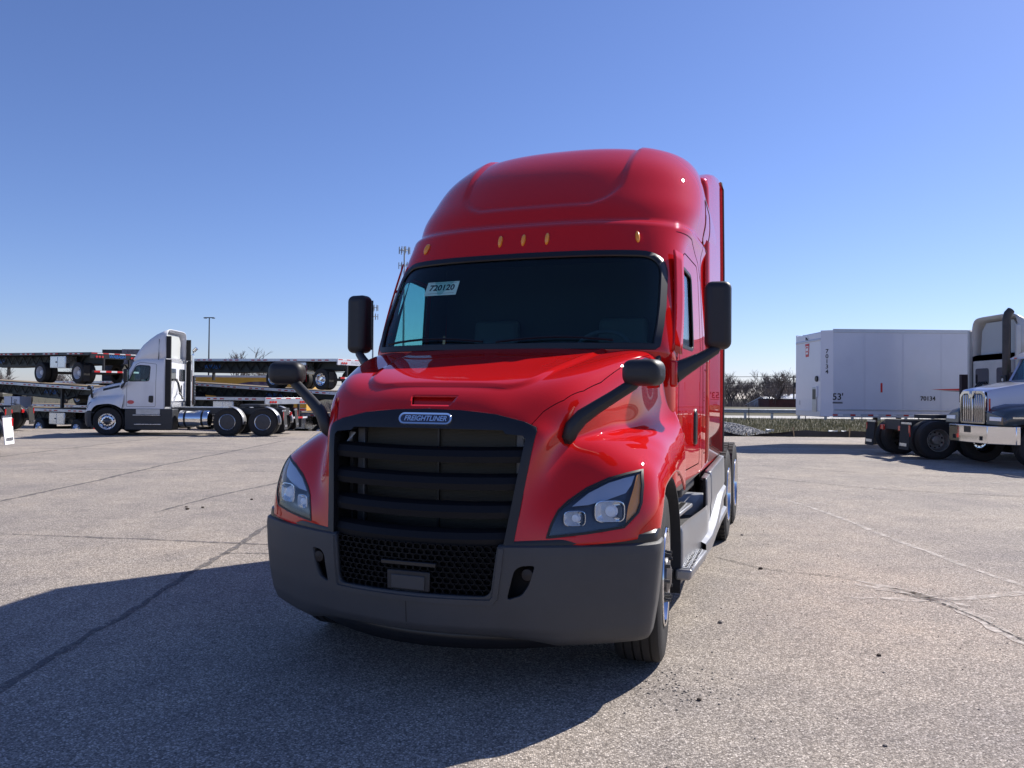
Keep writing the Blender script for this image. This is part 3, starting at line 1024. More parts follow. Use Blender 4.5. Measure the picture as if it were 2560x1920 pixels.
# closing wall at the back
nr = len(CG)
g = np.array([[CG[i, 0], CG[i, -1]] for i in range(nr)])
MB().grid(g).build('rear_wall', RED, cab)
MB().add([tuple(CG[0, 0]), tuple(CG[0, -1]), (CG[0, -1][0], 1.7, .98), (CG[0, 0][0], 1.7, .98)], [(0, 1, 2, 3)]).build('cab_floor', MATTE, cab)
shell(wsp, (0, .012, 0), (0, .006, 0)).build('windshield', WSGLASS, cab, 50)
drape(CTREE, WS, 'y', .050, .006, True).build('windshield_seal', BLACK, cab, 50)
for s in (1, -1):
    shell(winp[s], (-s * .012, 0, 0), (-s * .005, 0, 0)).build('side_window', SIDEGLASS, cab, 50)
    drape(CTREE, WIN, 'x', .030, .005, True, sign=s).build('window_seal', SEAL, cab, 50)
    door = [(1.90, 1.06), (3.02, 1.06), (3.04, 2.60), (2.98, 2.70), (2.36, 2.71), (2.24, 2.64), (1.93, 1.98)]
    drape(CTREE, rounded(door, .05, 4), 'x', .010, .0012, True, sign=s).build('door_seam', SEAM, cab)
    drape(CTREE, [(3.20, 1.0), (3.20, 2.9), (3.30, 3.2)], 'x', .012, .0012, sign=s).build('cab_seam', SEAM, cab)
    drape(CTREE, [(2.28, 2.86), (2.62, 2.86), (3.05, 2.74), (3.20, 2.60)], 'x', .008, .001, sign=s).build('gutter_seam', SEAM, cab)
    # door handle: black recess with a paddle
    hp = rounded([(2.70, 1.24), (2.84, 1.22), (2.86, 1.46), (2.78, 1.53), (2.70, 1.49)], .05, 5)
    hd = MB()
    sx = CTREE.ray_cast(Vector((s * 4, 2.78, 1.38)), Vector((-s, 0, 0)))[0].x
    hd.prism(hp, 'x', sx - s * .02, sx + s * .014)
    hd.build('door_handle', BLACK, cab, bevel=.012)
    # wind deflector standing off the windshield pillar on two brackets
    d0, d1 = Vector((s * 1.165, 1.80, 1.925)), Vector((s * 1.130, 2.125, 2.68))
    rows = []
    for i in range(13):
        u = i / 12
        c = d0.lerp(d1, u) + Vector((s * .012 * math.sin(math.pi * u), 0, 0))
        wd = .125 - .03 * u
        rows.append([tuple(c + Vector((s * (-.02 + .05 * k), wd * (k - .30), -wd * .25 * (k - .5)))) for k in (0, .25, .5, .75, 1)])
    m = MB().grid(np.array(rows))
    wdf = m.build('wind_deflector', RED, cab, 60)
    wdf.modifiers.new('thickness', 'SOLIDIFY').thickness = .012
    for u in (.22, .70):
        c = d0.lerp(d1, u)
        MB().cyl(c, c + Vector((-s * .075, .0, 0)), .012, .012, 8).build('deflector_bracket', RED, cab)
    # sleeper window, toolbox door, side extender
    swp = rounded([(3.55, 2.98), (3.95, 2.86), (3.98, 3.28), (3.62, 3.34)], .05, 4)
    drape(CTREE, [(p[0] - .35, p[1]) for p in swp], 'x', .012, .004, True, sign=s).build('sleeper_window_seal', SEAL, cab)
    bx = rounded([(3.28, 1.12), (3.70, 1.12), (3.70, 1.85), (3.28, 1.85)], .05, 4)
    drape(CTREE, bx, 'x', .008, .001, True, sign=s).build('locker_seam', SEAM, cab)
    rows = []
    for y, zt in ((3.46, 3.565), (3.75, 3.665), (4.0, 3.76), (4.3, 3.845), (4.7, 3.92), (5.05, 3.965)):
        x0 = 1.212 + .018 * (y - 3.60)
        rows.append([(s * x0, y, 1.02), (s * (x0 + .004), y, 1.6), (s * (x0 + .004), y, 2.4), (s * x0, y, 3.0), (s * (x0 - .004), y, 3.3), (s * (x0 - .012), y, zt - .10), (s * (x0 - .03), y, zt - .02), (s * (x0 - .075), y, zt), (s * (x0 - .22), y, zt - .005), (s * (x0 - .55), y, zt - .06)])
    ex = MB().grid(np.array(rows)).build('side_extender', RED, cab, 60)
    ex.modifiers.new('thickness', 'SOLIDIFY').thickness = .02
    fw = rows[0]
    MB().grid(np.array([[(x - s * .002, y + .004, z) for x, y, z in fw], [(x - s * (.10 + .5 * max(0, z - 3.2)), y + .03, z) for x, y, z in fw]])).build('extender_front', RED, cab)
    r = rows[-1]
    MB().tube([(x, y + .012, z) for x, y, z in r], .016, 8).build('extender_edge', SEAL, cab)
# lockers' chrome latch on the driver's side
MB().box(1.200, 1.222, 3.58, 3.62, 1.93, 2.06).build('locker_latch', CHROME, cab, bevel=.006)
# marker lamps on the visor
for s_, z_ in ((0, 2.79), (.187, 2.79), (-.187, 2.79), (.851, 2.783), (-.851, 2.783)):
    h = CTREE.ray_cast(Vector((s_, -3, z_)), Vector((0, 1, 0)))
    nr_ = h[1] if h[1].y < 0 else -h[1]
    up = (Vector((0, 0, 1)) - nr_ * nr_.z).normalized()
    sd = up.cross(nr_)
    m = MB()
    prof = [(1.0, 0.), (.94, .010), (.7, .020), (.3, .026), (.0, .027)]
    A = 16
    for k, d in prof:
        for j in range(A):
            a = 2 * math.pi * j / A
            m.v.append(tuple(h[0] + sd * math.cos(a) * .017 * k + up * math.sin(a) * .054 * k + nr_ * (d + .0005)))
    for i in range(len(prof) - 1):
        m.f += [(i * A + j, i * A + (j + 1) % A, (i + 1) * A + (j + 1) % A, (i + 1) * A + j) for j in range(A)]
    m.build('marker_lamp', AMBER, cab, 60)
# inside of the cab
LINL = np.concatenate([LEVF[2:56][::3], LEV[8:10]])
IG = cab_grid(LINL, 40, 24, 3.05, .045)
ib = grid_bm(IG)
take(ib, cut(ib, ring(WS, 1.03), 'y', lambda c: c.y < 2.4, .15))
for s in (1, -1):
    take(ib, cut(ib, ring(WIN, 1.06), 'x', lambda c: c.x * s > .6, .15))
bm_build(ib, 'cab_lining', INTERIOR, cab, 50)
ib.free()
MB().box(-1.12, 1.12, 3.0, 3.04, 1.0, 2.85).build('sleeper_curtain', INTERIOR, cab)
MB().box(-1.0, 1.0, 2.25, 3.0, 2.78, 2.80).build('headliner', INTERIOR, cab)
dash = MB().prism([(1.66, 1.0), (2.15, 1.0), (2.12, 1.55), (2.02, 1.80), (1.92, 1.89), (1.66, 1.905), (1.60, 1.80)], 'x', -1.08, 1.08).build('dashboard', INTERIOR, cab, bevel=.02)
MB().prism([(1.90, 1.86), (2.08, 1.86), (2.04, 1.96), (1.93, 1.97)], 'x', .30, .86).build('instrument_hood', INTERIOR, cab, bevel=.02)
m = MB()
ring_pts = []
for k in range(25):
    a = 2 * math.pi * k / 24
    ring_pts.append((.56 + .225 * math.cos(a), 2.16 + .225 * math.sin(a) * .55, 1.93 + .225 * math.sin(a) * .83))
m.tube(ring_pts, .016, 8)
m.tube([(.36, 2.16, 1.93), (.56, 2.12, 1.90), (.76, 2.16, 1.93)], .02, 6)
m.build('steering_wheel', SEATM, cab)
for s in (1, -1):
    st = MB()
    st.box(s * .33, s * .82, 2.40, 2.85, 1.35, 1.55)
    st.hexa([(s * .34, 2.78, 1.5), (s * .80, 2.78, 1.5), (s * .78, 2.86, 2.28), (s * .37, 2.86, 2.28)], [(s * .34, 2.92, 1.5), (s * .80, 2.92, 1.5), (s * .78, 2.97, 2.28), (s * .37, 2.97, 2.28)])
    st.build('seat', SEATM, cab, bevel=.04, seg=3)
for s0, s1 in ((-.95, -.15), (-.05, .78)):
    p = []
    for k in range(9):
        u = k / 8
        x = s0 + (s1 - s0) * u
        h = CTREE.ray_cast(Vector((x, -3, 1.99 + .03 * math.sin(u * 3))), Vector((0, 1, 0)))
        p.append(h[0] + Vector((0, -.022, 0)))
    MB().tube(p, .009, 6).build('wiper', BLACK, cab)

# steps, chassis fairing
for s in (1, -1):
    ft = empty('chassis_fairing', ROOT)
    xs = lambda y: 1.195 + .075 * float(sstep(1.8, 3.1, y))
    def panel(y0, y1, zt0, zt1, name='fairing_panel', zb=.33):
        rows = []
        for y in np.linspace(y0, y1, 12):
            u = (y - y0) / (y1 - y0)
            zt = zt0 + (zt1 - zt0) * u
            x = xs(y)
            rows.append([(s * (x - .05), y, zt + .012), (s * (x - .006), y, zt), (s * x, y, zt - .03), (s * (x + .004), y, .72), (s * (x - .006), y, .66), (s * (x - .004), y, .45), (s * (x - .01), y, zb)])
        o = MB().grid(np.array(rows)).build(name, FAIRING, ft, 30)
        o.modifiers.new('thickness', 'SOLIDIFY').thickness = .02
        return o
    panel(1.80, 2.98, .62, .62)
    panel(2.995, 3.30, .93, .94)
    panel(3.315, 4.90, .955, .985)
    for y0 in (2.99, 3.308):
        MB().box(s * (xs(y0) - .03), s * (xs(y0) - .012), y0 - .012, y0 + .012, .34, .94).build('panel_gap', MATTE, ft)
    # lower flare that kicks out behind the step
    rows = []
    for y, o_, zt in ((2.60, .055, .455), (2.9, .060, .475), (3.3, .060, .52), (3.8, .050, .60), (4.1, .042, .64), (4.5, .030, .65), (4.9, .022, .65)):
        x = xs(y)
        rows.append([(s * (x - .004), y, zt + .035), (s * (x + o_ * .9), y, zt + .012), (s * (x + o_), y, zt), (s * (x + o_), y, zt - .055), (s * (x - .02), y, zt - .075)])
    MB().grid(np.array(rows)).build('fairing_flare', FAIRING, ft, 25)
    rows = []
    for y, zt in ((2.64, .40), (3.1, .405), (3.6, .44), (4.1, .46), (4.9, .46)):
        x = xs(y)
        rows.append([(s * (x - .012), y, zt), (s * (x + .030), y, zt - .015), (s * (x + .032), y, zt - .06), (s * (x - .02), y, zt - .10)])
    MB().grid(np.array(rows)).build('lower_lip', FAIRING, ft, 25)
    # upper step with its recess
    MB().box(s * .93, s * 1.17, 1.90, 2.96, .60, .63).build('step_riser', PLASTIC, ft)
    MB().box(s * .93, s * .96, 1.90, 2.96, .62, 1.0).build('step_back', PLASTIC, ft)
    MB().hexa([(s * .96, 1.93, .755), (s * 1.17, 1.93, .755), (s * 1.20, 2.55, .755), (s * .96, 2.70, .755)], [(s * .96, 1.93, .785), (s * 1.17, 1.93, .785), (s * 1.20, 2.55, .785), (s * .96, 2.70, .785)]).build('upper_step', FAIRING, ft, bevel=.008)
    for z_, x0, x1, y0, y1 in ((.785, .99, 1.165, 1.96, 2.52), (.437, 1.185, 1.288, 1.80, 2.50)):
        for r_ in range(3):
            xx0 = x0 + (x1 - x0) * (r_ + .08) / 3
            xx1 = x0 + (x1 - x0) * (r_ + .92) / 3
            MB().box(s * xx0, s * xx1, y0, y1, z_, z_ + .006).build('tread_strip', DIAMOND, ft)
            hh = MB()
            for q in range(14):
                yy = y0 + .03 + (y1 - y0 - .06) * q / 13
                hh.box(s * (xx0 + .006), s * (xx1 - .006), yy - .007, yy + .007, z_ + .0065, z_ + .0095)
            hh.build('tread_slot', MATTE, ft, 0)['kind'] = 'stuff'
    MB().hexa([(s * 1.17, 1.76, .36), (s * 1.27, 1.77, .36), (s * 1.305, 2.52, .36), (s * 1.17, 2.62, .36)], [(s * 1.17, 1.76, .436), (s * 1.285, 1.77, .436), (s * 1.322, 2.52, .436), (s * 1.17, 2.62, .436)]).build('lower_step', FAIRING, ft, bevel=.018, seg=3)
    MB().box(s * .90, s * 1.165, 2.15, 2.97, .87, 1.02).build('battery_cover', PLASTIC, ft, bevel=.02)
    MB().box(s * .55, s * 1.15, 2.0, 4.85, .40, .60).build('fuel_tank', ALUD, ROOT, bevel=.08, seg=3)
for s in (1, -1):
    for y in (5.5, 6.75):
        wheel(ROOT, s * 1.138, y, .51, 'rear', True, lugs=True)
for y in (5.5, 6.75):
    MB().cyl((-.9, y, .51), (.9, y, .51), .07, .07, 14).build('rear_axle', STEEL, ROOT)
    MB().lathe([(0, -.18), (.15, -.14), (.20, 0), (.15, .14), (0, .18)], (0, y, .51), 'X', 16).build('differential', STEEL, ROOT)
MB().prism(rounded([(-.48, 5.75), (.48, 5.75), (.45, 6.35), (.12, 6.65), (-.12, 6.65), (-.45, 6.35)], .1), 'z', 1.08, 1.16).build('fifth_wheel', STEEL, ROOT, bevel=.01)
MB().box(-.42, .42, 7.2, 7.3, .76, 1.0).build('end_crossmember', STEEL, ROOT)
for s in (1, -1):
    MB().box(s * .80, s * 1.25, 7.36, 7.375, .30, .95).build('mud_flap', RUBBER, ROOT)

# paper sheet on the inside of the windshield
pr_ = []
for x, z in ((-.742, 2.375), (-.464, 2.375), (-.474, 2.470), (-.746, 2.486)):
    h = CTREE.ray_cast(Vector((x, -3, z)), Vector((0, 1, 0)))
    pr_.append(h[0] + Vector((0, .014, 0)))
pw = [ROOT.matrix_basis @ p for p in pr_]
bpy.context.view_layer.update()
pw = [ROOT.matrix_world @ p for p in pr_]
xd = (pw[1] - pw[0]).normalized()
yd = (pw[3] - pw[0])
ctr = (pw[0] + pw[1] + pw[2] + pw[3]) / 4
W_, H_ = (pw[1] - pw[0]).length, yd.length
sheet = thing('paper_sign', 'white paper sheet reading 720120 behind the red truck windshield', 'paper sign', ctr)
Mx = frame_mat((0, 0, 0), xd, yd)
sheet.matrix_world = Matrix.Translation(ctr) @ Mx
MB().box(-W_ / 2, W_ / 2, -H_ / 2, H_ / 2, -.0015, .0).build('sheet', PAPER, sheet)
text('number', '720120', .074, INK, sheet, Matrix.Translation((0, .006, .0004)), .0003, .0, .0022)
MB().box(-W_ * .42, W_ * .42, -H_ * .36, -H_ * .345, .0, .0006).build('ruled_line', INK, sheet)
MB().box(-W_ * .42, W_ * .42, H_ * .40, H_ * .412, .0, .0006).build('ruled_line', INK, sheet)
# ------------------------------------------------------------------ day-cab tractors that share the red truck's front end
LEVD = np.array([  # z, front t, half width, corner depth, exponent
(.98,1.62,1.165,.30,4.5),(1.4,1.60,1.168,.34,4.2),(1.86,1.53,1.170,.48,3.6),(1.95,1.50,1.17,.52,3.5),(2.30,1.67,1.158,.53,3.4),(2.60,1.83,1.140,.55,3.2),(2.70,1.90,1.12,.56,3.1),(2.78,1.98,1.08,.58,3.0),(2.83,2.08,1.0,.6,2.8),(2.86,2.25,.85,.6,2.5),(2.87,2.5,.5,.5,2.2),(2.872,2.7,.1,.3,2.)])
DWIN = rounded([(1.95, 1.985), (2.68, 2.00), (2.72, 2.55), (2.32, 2.57), (2.20, 2.53)], .08, 4)
DAY = {}
def day_meshes(paint):
    L = np.concatenate([lvl_lower(10), nspline(LEVD[2:], 44)])
    G = cab_grid(L, 36, 22, 3.22, 0., .02)
    b = grid_bm(G)
    ws = take(b, cut(b, WS, 'y', wpred))
    wp = {s: take(b, cut(b, DWIN, 'x', lambda c: c.x * s > .6 and c.z > 1.9)) for s in (1, -1)}
    body = take(b, list(b.faces), False)
    b.free()
    g = np.array([[G[i, 0], G[i, -1]] for i in range(len(G))])
    body.grid(g)
    return G, body, ws, wp
DAYM = day_meshes(None)
def day_cab(name, label, paint, loc, rotz, wheels='cover', group=None, fairing=True, logo=None, lod=0, edge=True, qf=True, axles=(5.52, 6.80), tank=(3.72, 4.78)):
    root = thing(name, label, 'truck', loc, rotz, group)
    swap = {'red_paint': paint}
    dy = axles[1] - 6.80
    for o in FRONT:
        c_ = copy_tree(o, root, swap)
        if o.name.startswith('frame_rail'):
            c_.scale.y = (7.3 + dy) / 7.3
    G, body, ws, wp = DAYM
    tree = bvh(G)
    cab = body.build('cab', paint, root, 45)
    MB().grid(np.array([[G[i, 0], G[i, -1]] for i in range(len(G))])).build('rear_wall', paint, cab)
    moved(ws, (0, .01, 0)).build('windshield', WSGLASS, cab, 50)
    drape(tree, WS, 'y', .05, .006, True).build('windshield_seal', BLACK, cab)
    for s in (1, -1):
        moved(wp[s], (-s * .01, 0, 0)).build('side_window', SIDEGLASS, cab, 50)
        drape(tree, DWIN, 'x', .035, .006, True, sign=s).build('window_seal', SEAL, cab)
        dr = rounded([(1.88, 1.06), (2.92, 1.06), (2.94, 2.62), (2.36, 2.68), (2.20, 2.60), (1.90, 2.0)], .05, 4)
        drape(tree, dr, 'x', .014, .0015, True, sign=s).build('door_seam', SEAL, cab)
        sx = s * (1.18)
        MB().prism(rounded([(2.68, 1.22), (2.84, 1.20), (2.85, 1.46), (2.69, 1.46)], .05), 'x', sx - s * .02, sx + s * .022).build('door_handle', BLACK, cab)
        # dark vent behind the hood and mirror foot
        drape(HTREE, [(.95, 1.665), (1.60, 1.80)], 'x', .09, .006, sign=s).build('hood_vent', BLACK, root)
        # side extender, black rubber edge and grab bar
        MB().box(s * 1.10, s * 1.16, 3.20, 3.24, 1.05, 2.83).build('extender', paint, cab)
        if edge:
            MB().box(s * 1.05, s * 1.13, 3.24, 3.44, 1.05, 2.80).build('extender_edge', RUBBER, cab)
            if fairing: MB().box(s * .99, s * 1.06, 3.24, 3.40, 2.84, 3.66).build('fairing_edge', RUBBER, cab)
        else:
            MB().box(s * 1.02, s * 1.10, 3.20, 3.34, 1.10, 3.60).build('extender_wing', paint, cab, bevel=.03)
            MB().box(s * 1.06, s * 1.18, 3.34, 3.52, 1.50, 2.32).build('side_cabinet', mat('dark_cabinet', (.05, .03, .03), .5), cab)
        # steps and side skirt
        m = MB()
        m.box(s * .60, s * 1.20, 1.84, 3.55, .20, .98)
        m.build('side_skirt', mat('skirt_grey', (.030, .032, .036), .5), root, bevel=.03)
        MB().box(s * 1.19, s * 1.215, 2.25, 3.10, .78, .97).build('step_recess', ALUD, root)
        MB().box(s * 1.18, s * 1.26, 2.15, 3.12, .735, .765).build('upper_step', ALU, root, bevel=.006)
        MB().box(s * 1.18, s * 1.26, 2.2, 3.15, .40, .43).build('lower_step', ALU, root, bevel=.006)
        # fuel tank with straps
        m = MB().cyl((s * .86, tank[0], .62), (s * .86, tank[1], .62), .30, .30, 28)
        m.build('fuel_tank', CHROME, root, bevel=.02)
        for y in ((tank[0] + .22, tank[1] - .22) if tank[1] - tank[0] > .6 else ()):
            MB().lathe([(.302, -.035), (.308, -.035), (.308, .035), (.302, .035)], (s * .86, y, .62), 'Y', 28, True).build('tank_strap', BLACK, root)
        for y in axles:
            wheel(root, s * 1.10, y, .51, wheels, True, lugs=not lod)
            if not qf: continue
            # quarter fender
            arc = [(y + .58 * math.cos(a), .51 + .58 * math.sin(a)) for a in [R(-8 + 9.2 * k) for k in range(11)]]
            g = np.array([[(s * x, yy, z) for yy, z in arc] for x in (.78, 1.24)])
            MB().grid(g).build('quarter_fender', ALUD if wheels == 'cover' else BLACKP, root).modifiers.new('thickness', 'SOLIDIFY').thickness = .012
        MB().hexa([(s * .72, 7.52 + dy, .92), (s * 1.22, 7.52 + dy, .92), (s * 1.22, 7.54 + dy, .92), (s * .72, 7.54 + dy, .92)], [(s * .74, 7.58 + dy, .25), (s * 1.24, 7.58 + dy, .25), (s * 1.24, 7.60 + dy, .25), (s * .74, 7.60 + dy, .25)]).build('mud_flap', RUBBER if wheels != 'white' else mat('white_flap', (.85, .85, .86), .5), root)
        MB().box(s * .74, s * 1.22, 7.50 + dy, 7.53 + dy, .91, .97).build('flap_hanger', ALU, root)
        MB().hexa([(s * .80, 7.60 + dy, .34), (s * 1.16, 7.60 + dy, .34), (s * 1.16, 7.602 + dy, .42), (s * .80, 7.602 + dy, .42)], [(s * .80, 7.606 + dy, .34), (s * 1.16, 7.606 + dy, .34), (s * 1.16, 7.604 + dy, .42), (s * .80, 7.604 + dy, .42)]).build('flap_weight', ALU, root)
        MB().box(s * 1.18, s * 1.24, 7.54 + dy, 7.56 + dy, .60, .90).build('reflector_strip', REDP, root)
        MB().box(s * .42, s * .60, 7.40 + dy, 7.46 + dy, .72, .86).build('tail_lamp', REDP, root, bevel=.01)
    for y in axles:
        MB().cyl((-.9, y, .51), (.9, y, .51), .08, .08, 12).build('rear_axle', STEEL, root)
    MB().prism(rounded([(-.48, 5.75 + dy), (.48, 5.75 + dy), (.45, 6.45 + dy), (.12, 6.75 + dy), (-.12, 6.75 + dy), (-.45, 6.45 + dy)], .1), 'z', 1.06, 1.16).build('fifth_wheel', STEEL, root, bevel=.01)
    MB().box(-.40, .40, 3.3, 5.3 + dy, 1.02, 1.05).build('deck_plate', DIAMOND, root)
    MB().box(-.42, .42, 7.25 + dy, 7.4 + dy, .75, 1.02).build('end_crossmember', STEEL, root)
    # inside
    MB().box(-1.0, 1.0, 1.68, 2.1, 1.2, 1.88).build('dashboard', INTERIOR, cab, bevel=.03)
    for s in (1, -1):
        MB().box(s * .35, s * .80, 2.66, 2.85, 1.3, 2.25).build('seat', SEATM, cab, bevel=.05)
    # back-wall panel, hoses, exhaust
    MB().box(-.92, .92, 3.24, 3.27, 1.25, 2.70).build('back_panel', paint, cab, bevel=.05)
    for s in (1, -1):
        MB().prism(rounded([(s * .18, 2.02), (s * .78, 2.02), (s * .78, 2.48), (s * .18, 2.48)], .08), 'y', 3.272, 3.285).build('rear_window', mat('dark_window', (.02, .025, .03), .06, 0, 1.), cab)
    for k in range(3):
        y0 = 3.34
        p = [(.25 + .12 * k, y0, 2.1), (.30 + .1 * k, y0 + .12, 1.95), (.42 + .05 * k, y0 + .20, 1.6), (.30 - .08 * k, y0 + .22, 1.35), (.05 + .1 * k, y0 + .1, 1.55), (-.1, y0 + .05, 1.85 - .1 * k)]
        MB().tube(p, .022, 6).build('air_hose', BLACK, root)
    st = empty('exhaust_stack', root)
    if edge:
        MB().tube([(-.95, 3.50, 1.0), (-.95, 3.50, 3.05), (-.95, 3.54, 3.22), (-.95, 3.66, 3.34)], .065, 14).build('pipe', CHROME, st)
    else:
        MB().tube([(-.95, 3.50, 1.0), (-.95, 3.50, 3.75), (-.95, 3.46, 3.90), (-.95, 3.38, 3.98)], .10, 14).build('pipe', mat('sooty_pipe', (.10, .085, .075), .5, .7, var=.3), st)
    MB().box(-1.06, -.84, 3.55, 3.60, 1.1, 2.25).build('heat_guard', BLACK, st, bevel=.02)
    for k in range(8):
        MB().cyl((-.95, 3.602, 1.25 + k * .125), (-.95, 3.612, 1.25 + k * .125), .042, .042, 14).build('guard_hole', ALU, st)
    if fairing:
        # roof fairing: swept front, open at the back, lofted across
        rows = []
        for y, z, w in ((1.98, 2.80, .98), (2.05, 2.92, 1.0), (2.18, 3.14, 1.02), (2.36, 3.37, 1.04), (2.58, 3.58, 1.05), (2.82, 3.76, 1.06), (3.05, 3.88, 1.06), (3.24, 3.95, 1.06)):
            row = []
            for k in range(25):
                u = -1 + 2 * k / 24
                a = abs(u)
                x = math.copysign(w * min(1, (1 - (1 - a) ** 2.4)), u) if a else 0
                h = (1 - a ** 5)
                row.append((x, y + (0 if y > 2.2 else .10 * a ** 3), 2.72 + (z - 2.72) * h))
            rows.append(row)
        rf = MB().grid(np.array(rows)).build('roof_fairing', paint, cab, 50)
        rf.modifiers.new('thickness', 'SOLIDIFY').thickness = .035
        MB().prism([(-.86, 2.86), (.86, 2.86), (.80, 3.55), (.60, 3.78), (-.60, 3.78), (-.80, 3.55)], 'y', 3.05, 3.08).build('fairing_back', mat('pale_panel', (.50, .52, .50), .6), cab)
        MB().tube([(1.075, 2.95, 2.5), (1.09, 2.98, 2.9), (1.10, 3.0, 3.55)], .012, 6).build('aerial', BLACK, cab)
    if logo:
        MB().prism([(2.04 + .12 * math.cos(a), 1.22 + .07 * math.sin(a)) for a in [2 * math.pi * k / 20 for k in range(20)]], 'x', 1.17, 1.186).build('door_decal', mat('red_decal', (.62, .10, .10), .5), cab)
    return root

WT = day_cab('day_cab_tractor', 'white day-cab tractor with tall roof fairing, seen from its driver side', WHITE, (-16.04, 29.16, 0), R(-86.4), 'cover', logo=True)
text('grey_decal', '', .1, GREYINK, WT, Matrix()) if 0 else None
PT = day_cab('chassis_tractor', 'dark purple tractor at the left edge, its black mud flaps towards the camera', PURPLE, (-26.8, 29.0, 0), R(-80), 'dark', lod=1)
GT = day_cab('near_tractor', 'tractor mostly out of the left edge, showing only a white mud flap and fender', WHITE, (-20.03, 17.23, 0), R(-80), 'white', fairing=False, lod=1)
BT = day_cab('beige_tractor', 'beige day-cab tractor facing away, between the white van trailer and the chrome-bumper truck', BEIGE, (16.68, 21.45, 0), R(90), 'dark', lod=1, edge=False, qf=False, axles=(4.22, 5.47), tank=(3.50, 3.62))

# ------------------------------------------------------------------ the truck with the chrome grille at the right edge (own frame as above)
ST = thing('conventional_tractor', 'silver blue tractor with tall chrome grille and chrome bumper at the right edge', 'truck', (11.08, 18.75, 0), R(-90))
SBLUE = mat('silver_blue_paint', (.42, .44, .56), .32, .45, .9)
DGREEN = mat('dark_fender', (.05, .065, .075), .35, 0, .8)
# chrome bumper with raked ends
pts = [(-1.22, .42), (-.78, .02), (.78, .02), (1.22, .42), (1.22, .52), (.74, .10), (-.74, .10), (-1.22, .52)]
MB().prism(pts, 'z', .56, .98).build('bumper', CHROME, ST, bevel=.012)
for x in (-.55, .55):
    MB().box(x - .05, x + .05, .010, .03, .63, .73).build('tow_hole', MATTE, ST)
MB().box(-.13, .13, .012, .025, .80, .95).build('plate_recess', BLACK, ST)
# grille: chrome shell, bars, badge
gl = empty('grille', ST)
go = rounded([(-.50, 1.02), (.50, 1.02), (.52, 1.70), (.40, 1.80), (-.40, 1.80), (-.52, 1.70)], .06, 4)
gi = rounded([(-.44, 1.06), (.44, 1.06), (.46, 1.66), (.36, 1.74), (-.36, 1.74), (-.46, 1.66)], .05, 4)
n = len(go)
m = MB()
m.v = [(x, .22, z) for x, z in go] + [(x, .14, z) for x, z in go] + [(x, .14, z) for x, z in gi] + [(x, .20, z) for x, z in gi]
for a in range(3):
    m.f += [(a * n + k, a * n + (k + 1) % n, (a + 1) * n + (k + 1) % n, (a + 1) * n + k) for k in range(n)]
m.build('grille_shell', CHROME, gl, 30)
MB().box(-.46, .46, .20, .22, 1.03, 1.76).build('grille_back', MATTE, gl)
for k in range(11):
    x = -.40 + k * .08
    MB().box(x - .018, x + .018, .150, .190, 1.055, 1.735 - .02 * abs(k - 5) / 5).build('grille_bar', CHROME, gl, bevel=.008)
MB().box(-.028, .028, .125, .15, 1.05, 1.66).build('centre_bar', CHROME, gl, bevel=.008)
m = MB().prism([(-.13, 1.80), (-.06, 1.80), (-.035, 1.70), (0, 1.76), (.035, 1.70), (.06, 1.80), (.13, 1.80), (.06, 1.62), (.02, 1.62), (0, 1.66), (-.02, 1.62), (-.06, 1.62)], 'y', .10, .13)
m.build('wing_badge', CHROME, gl)
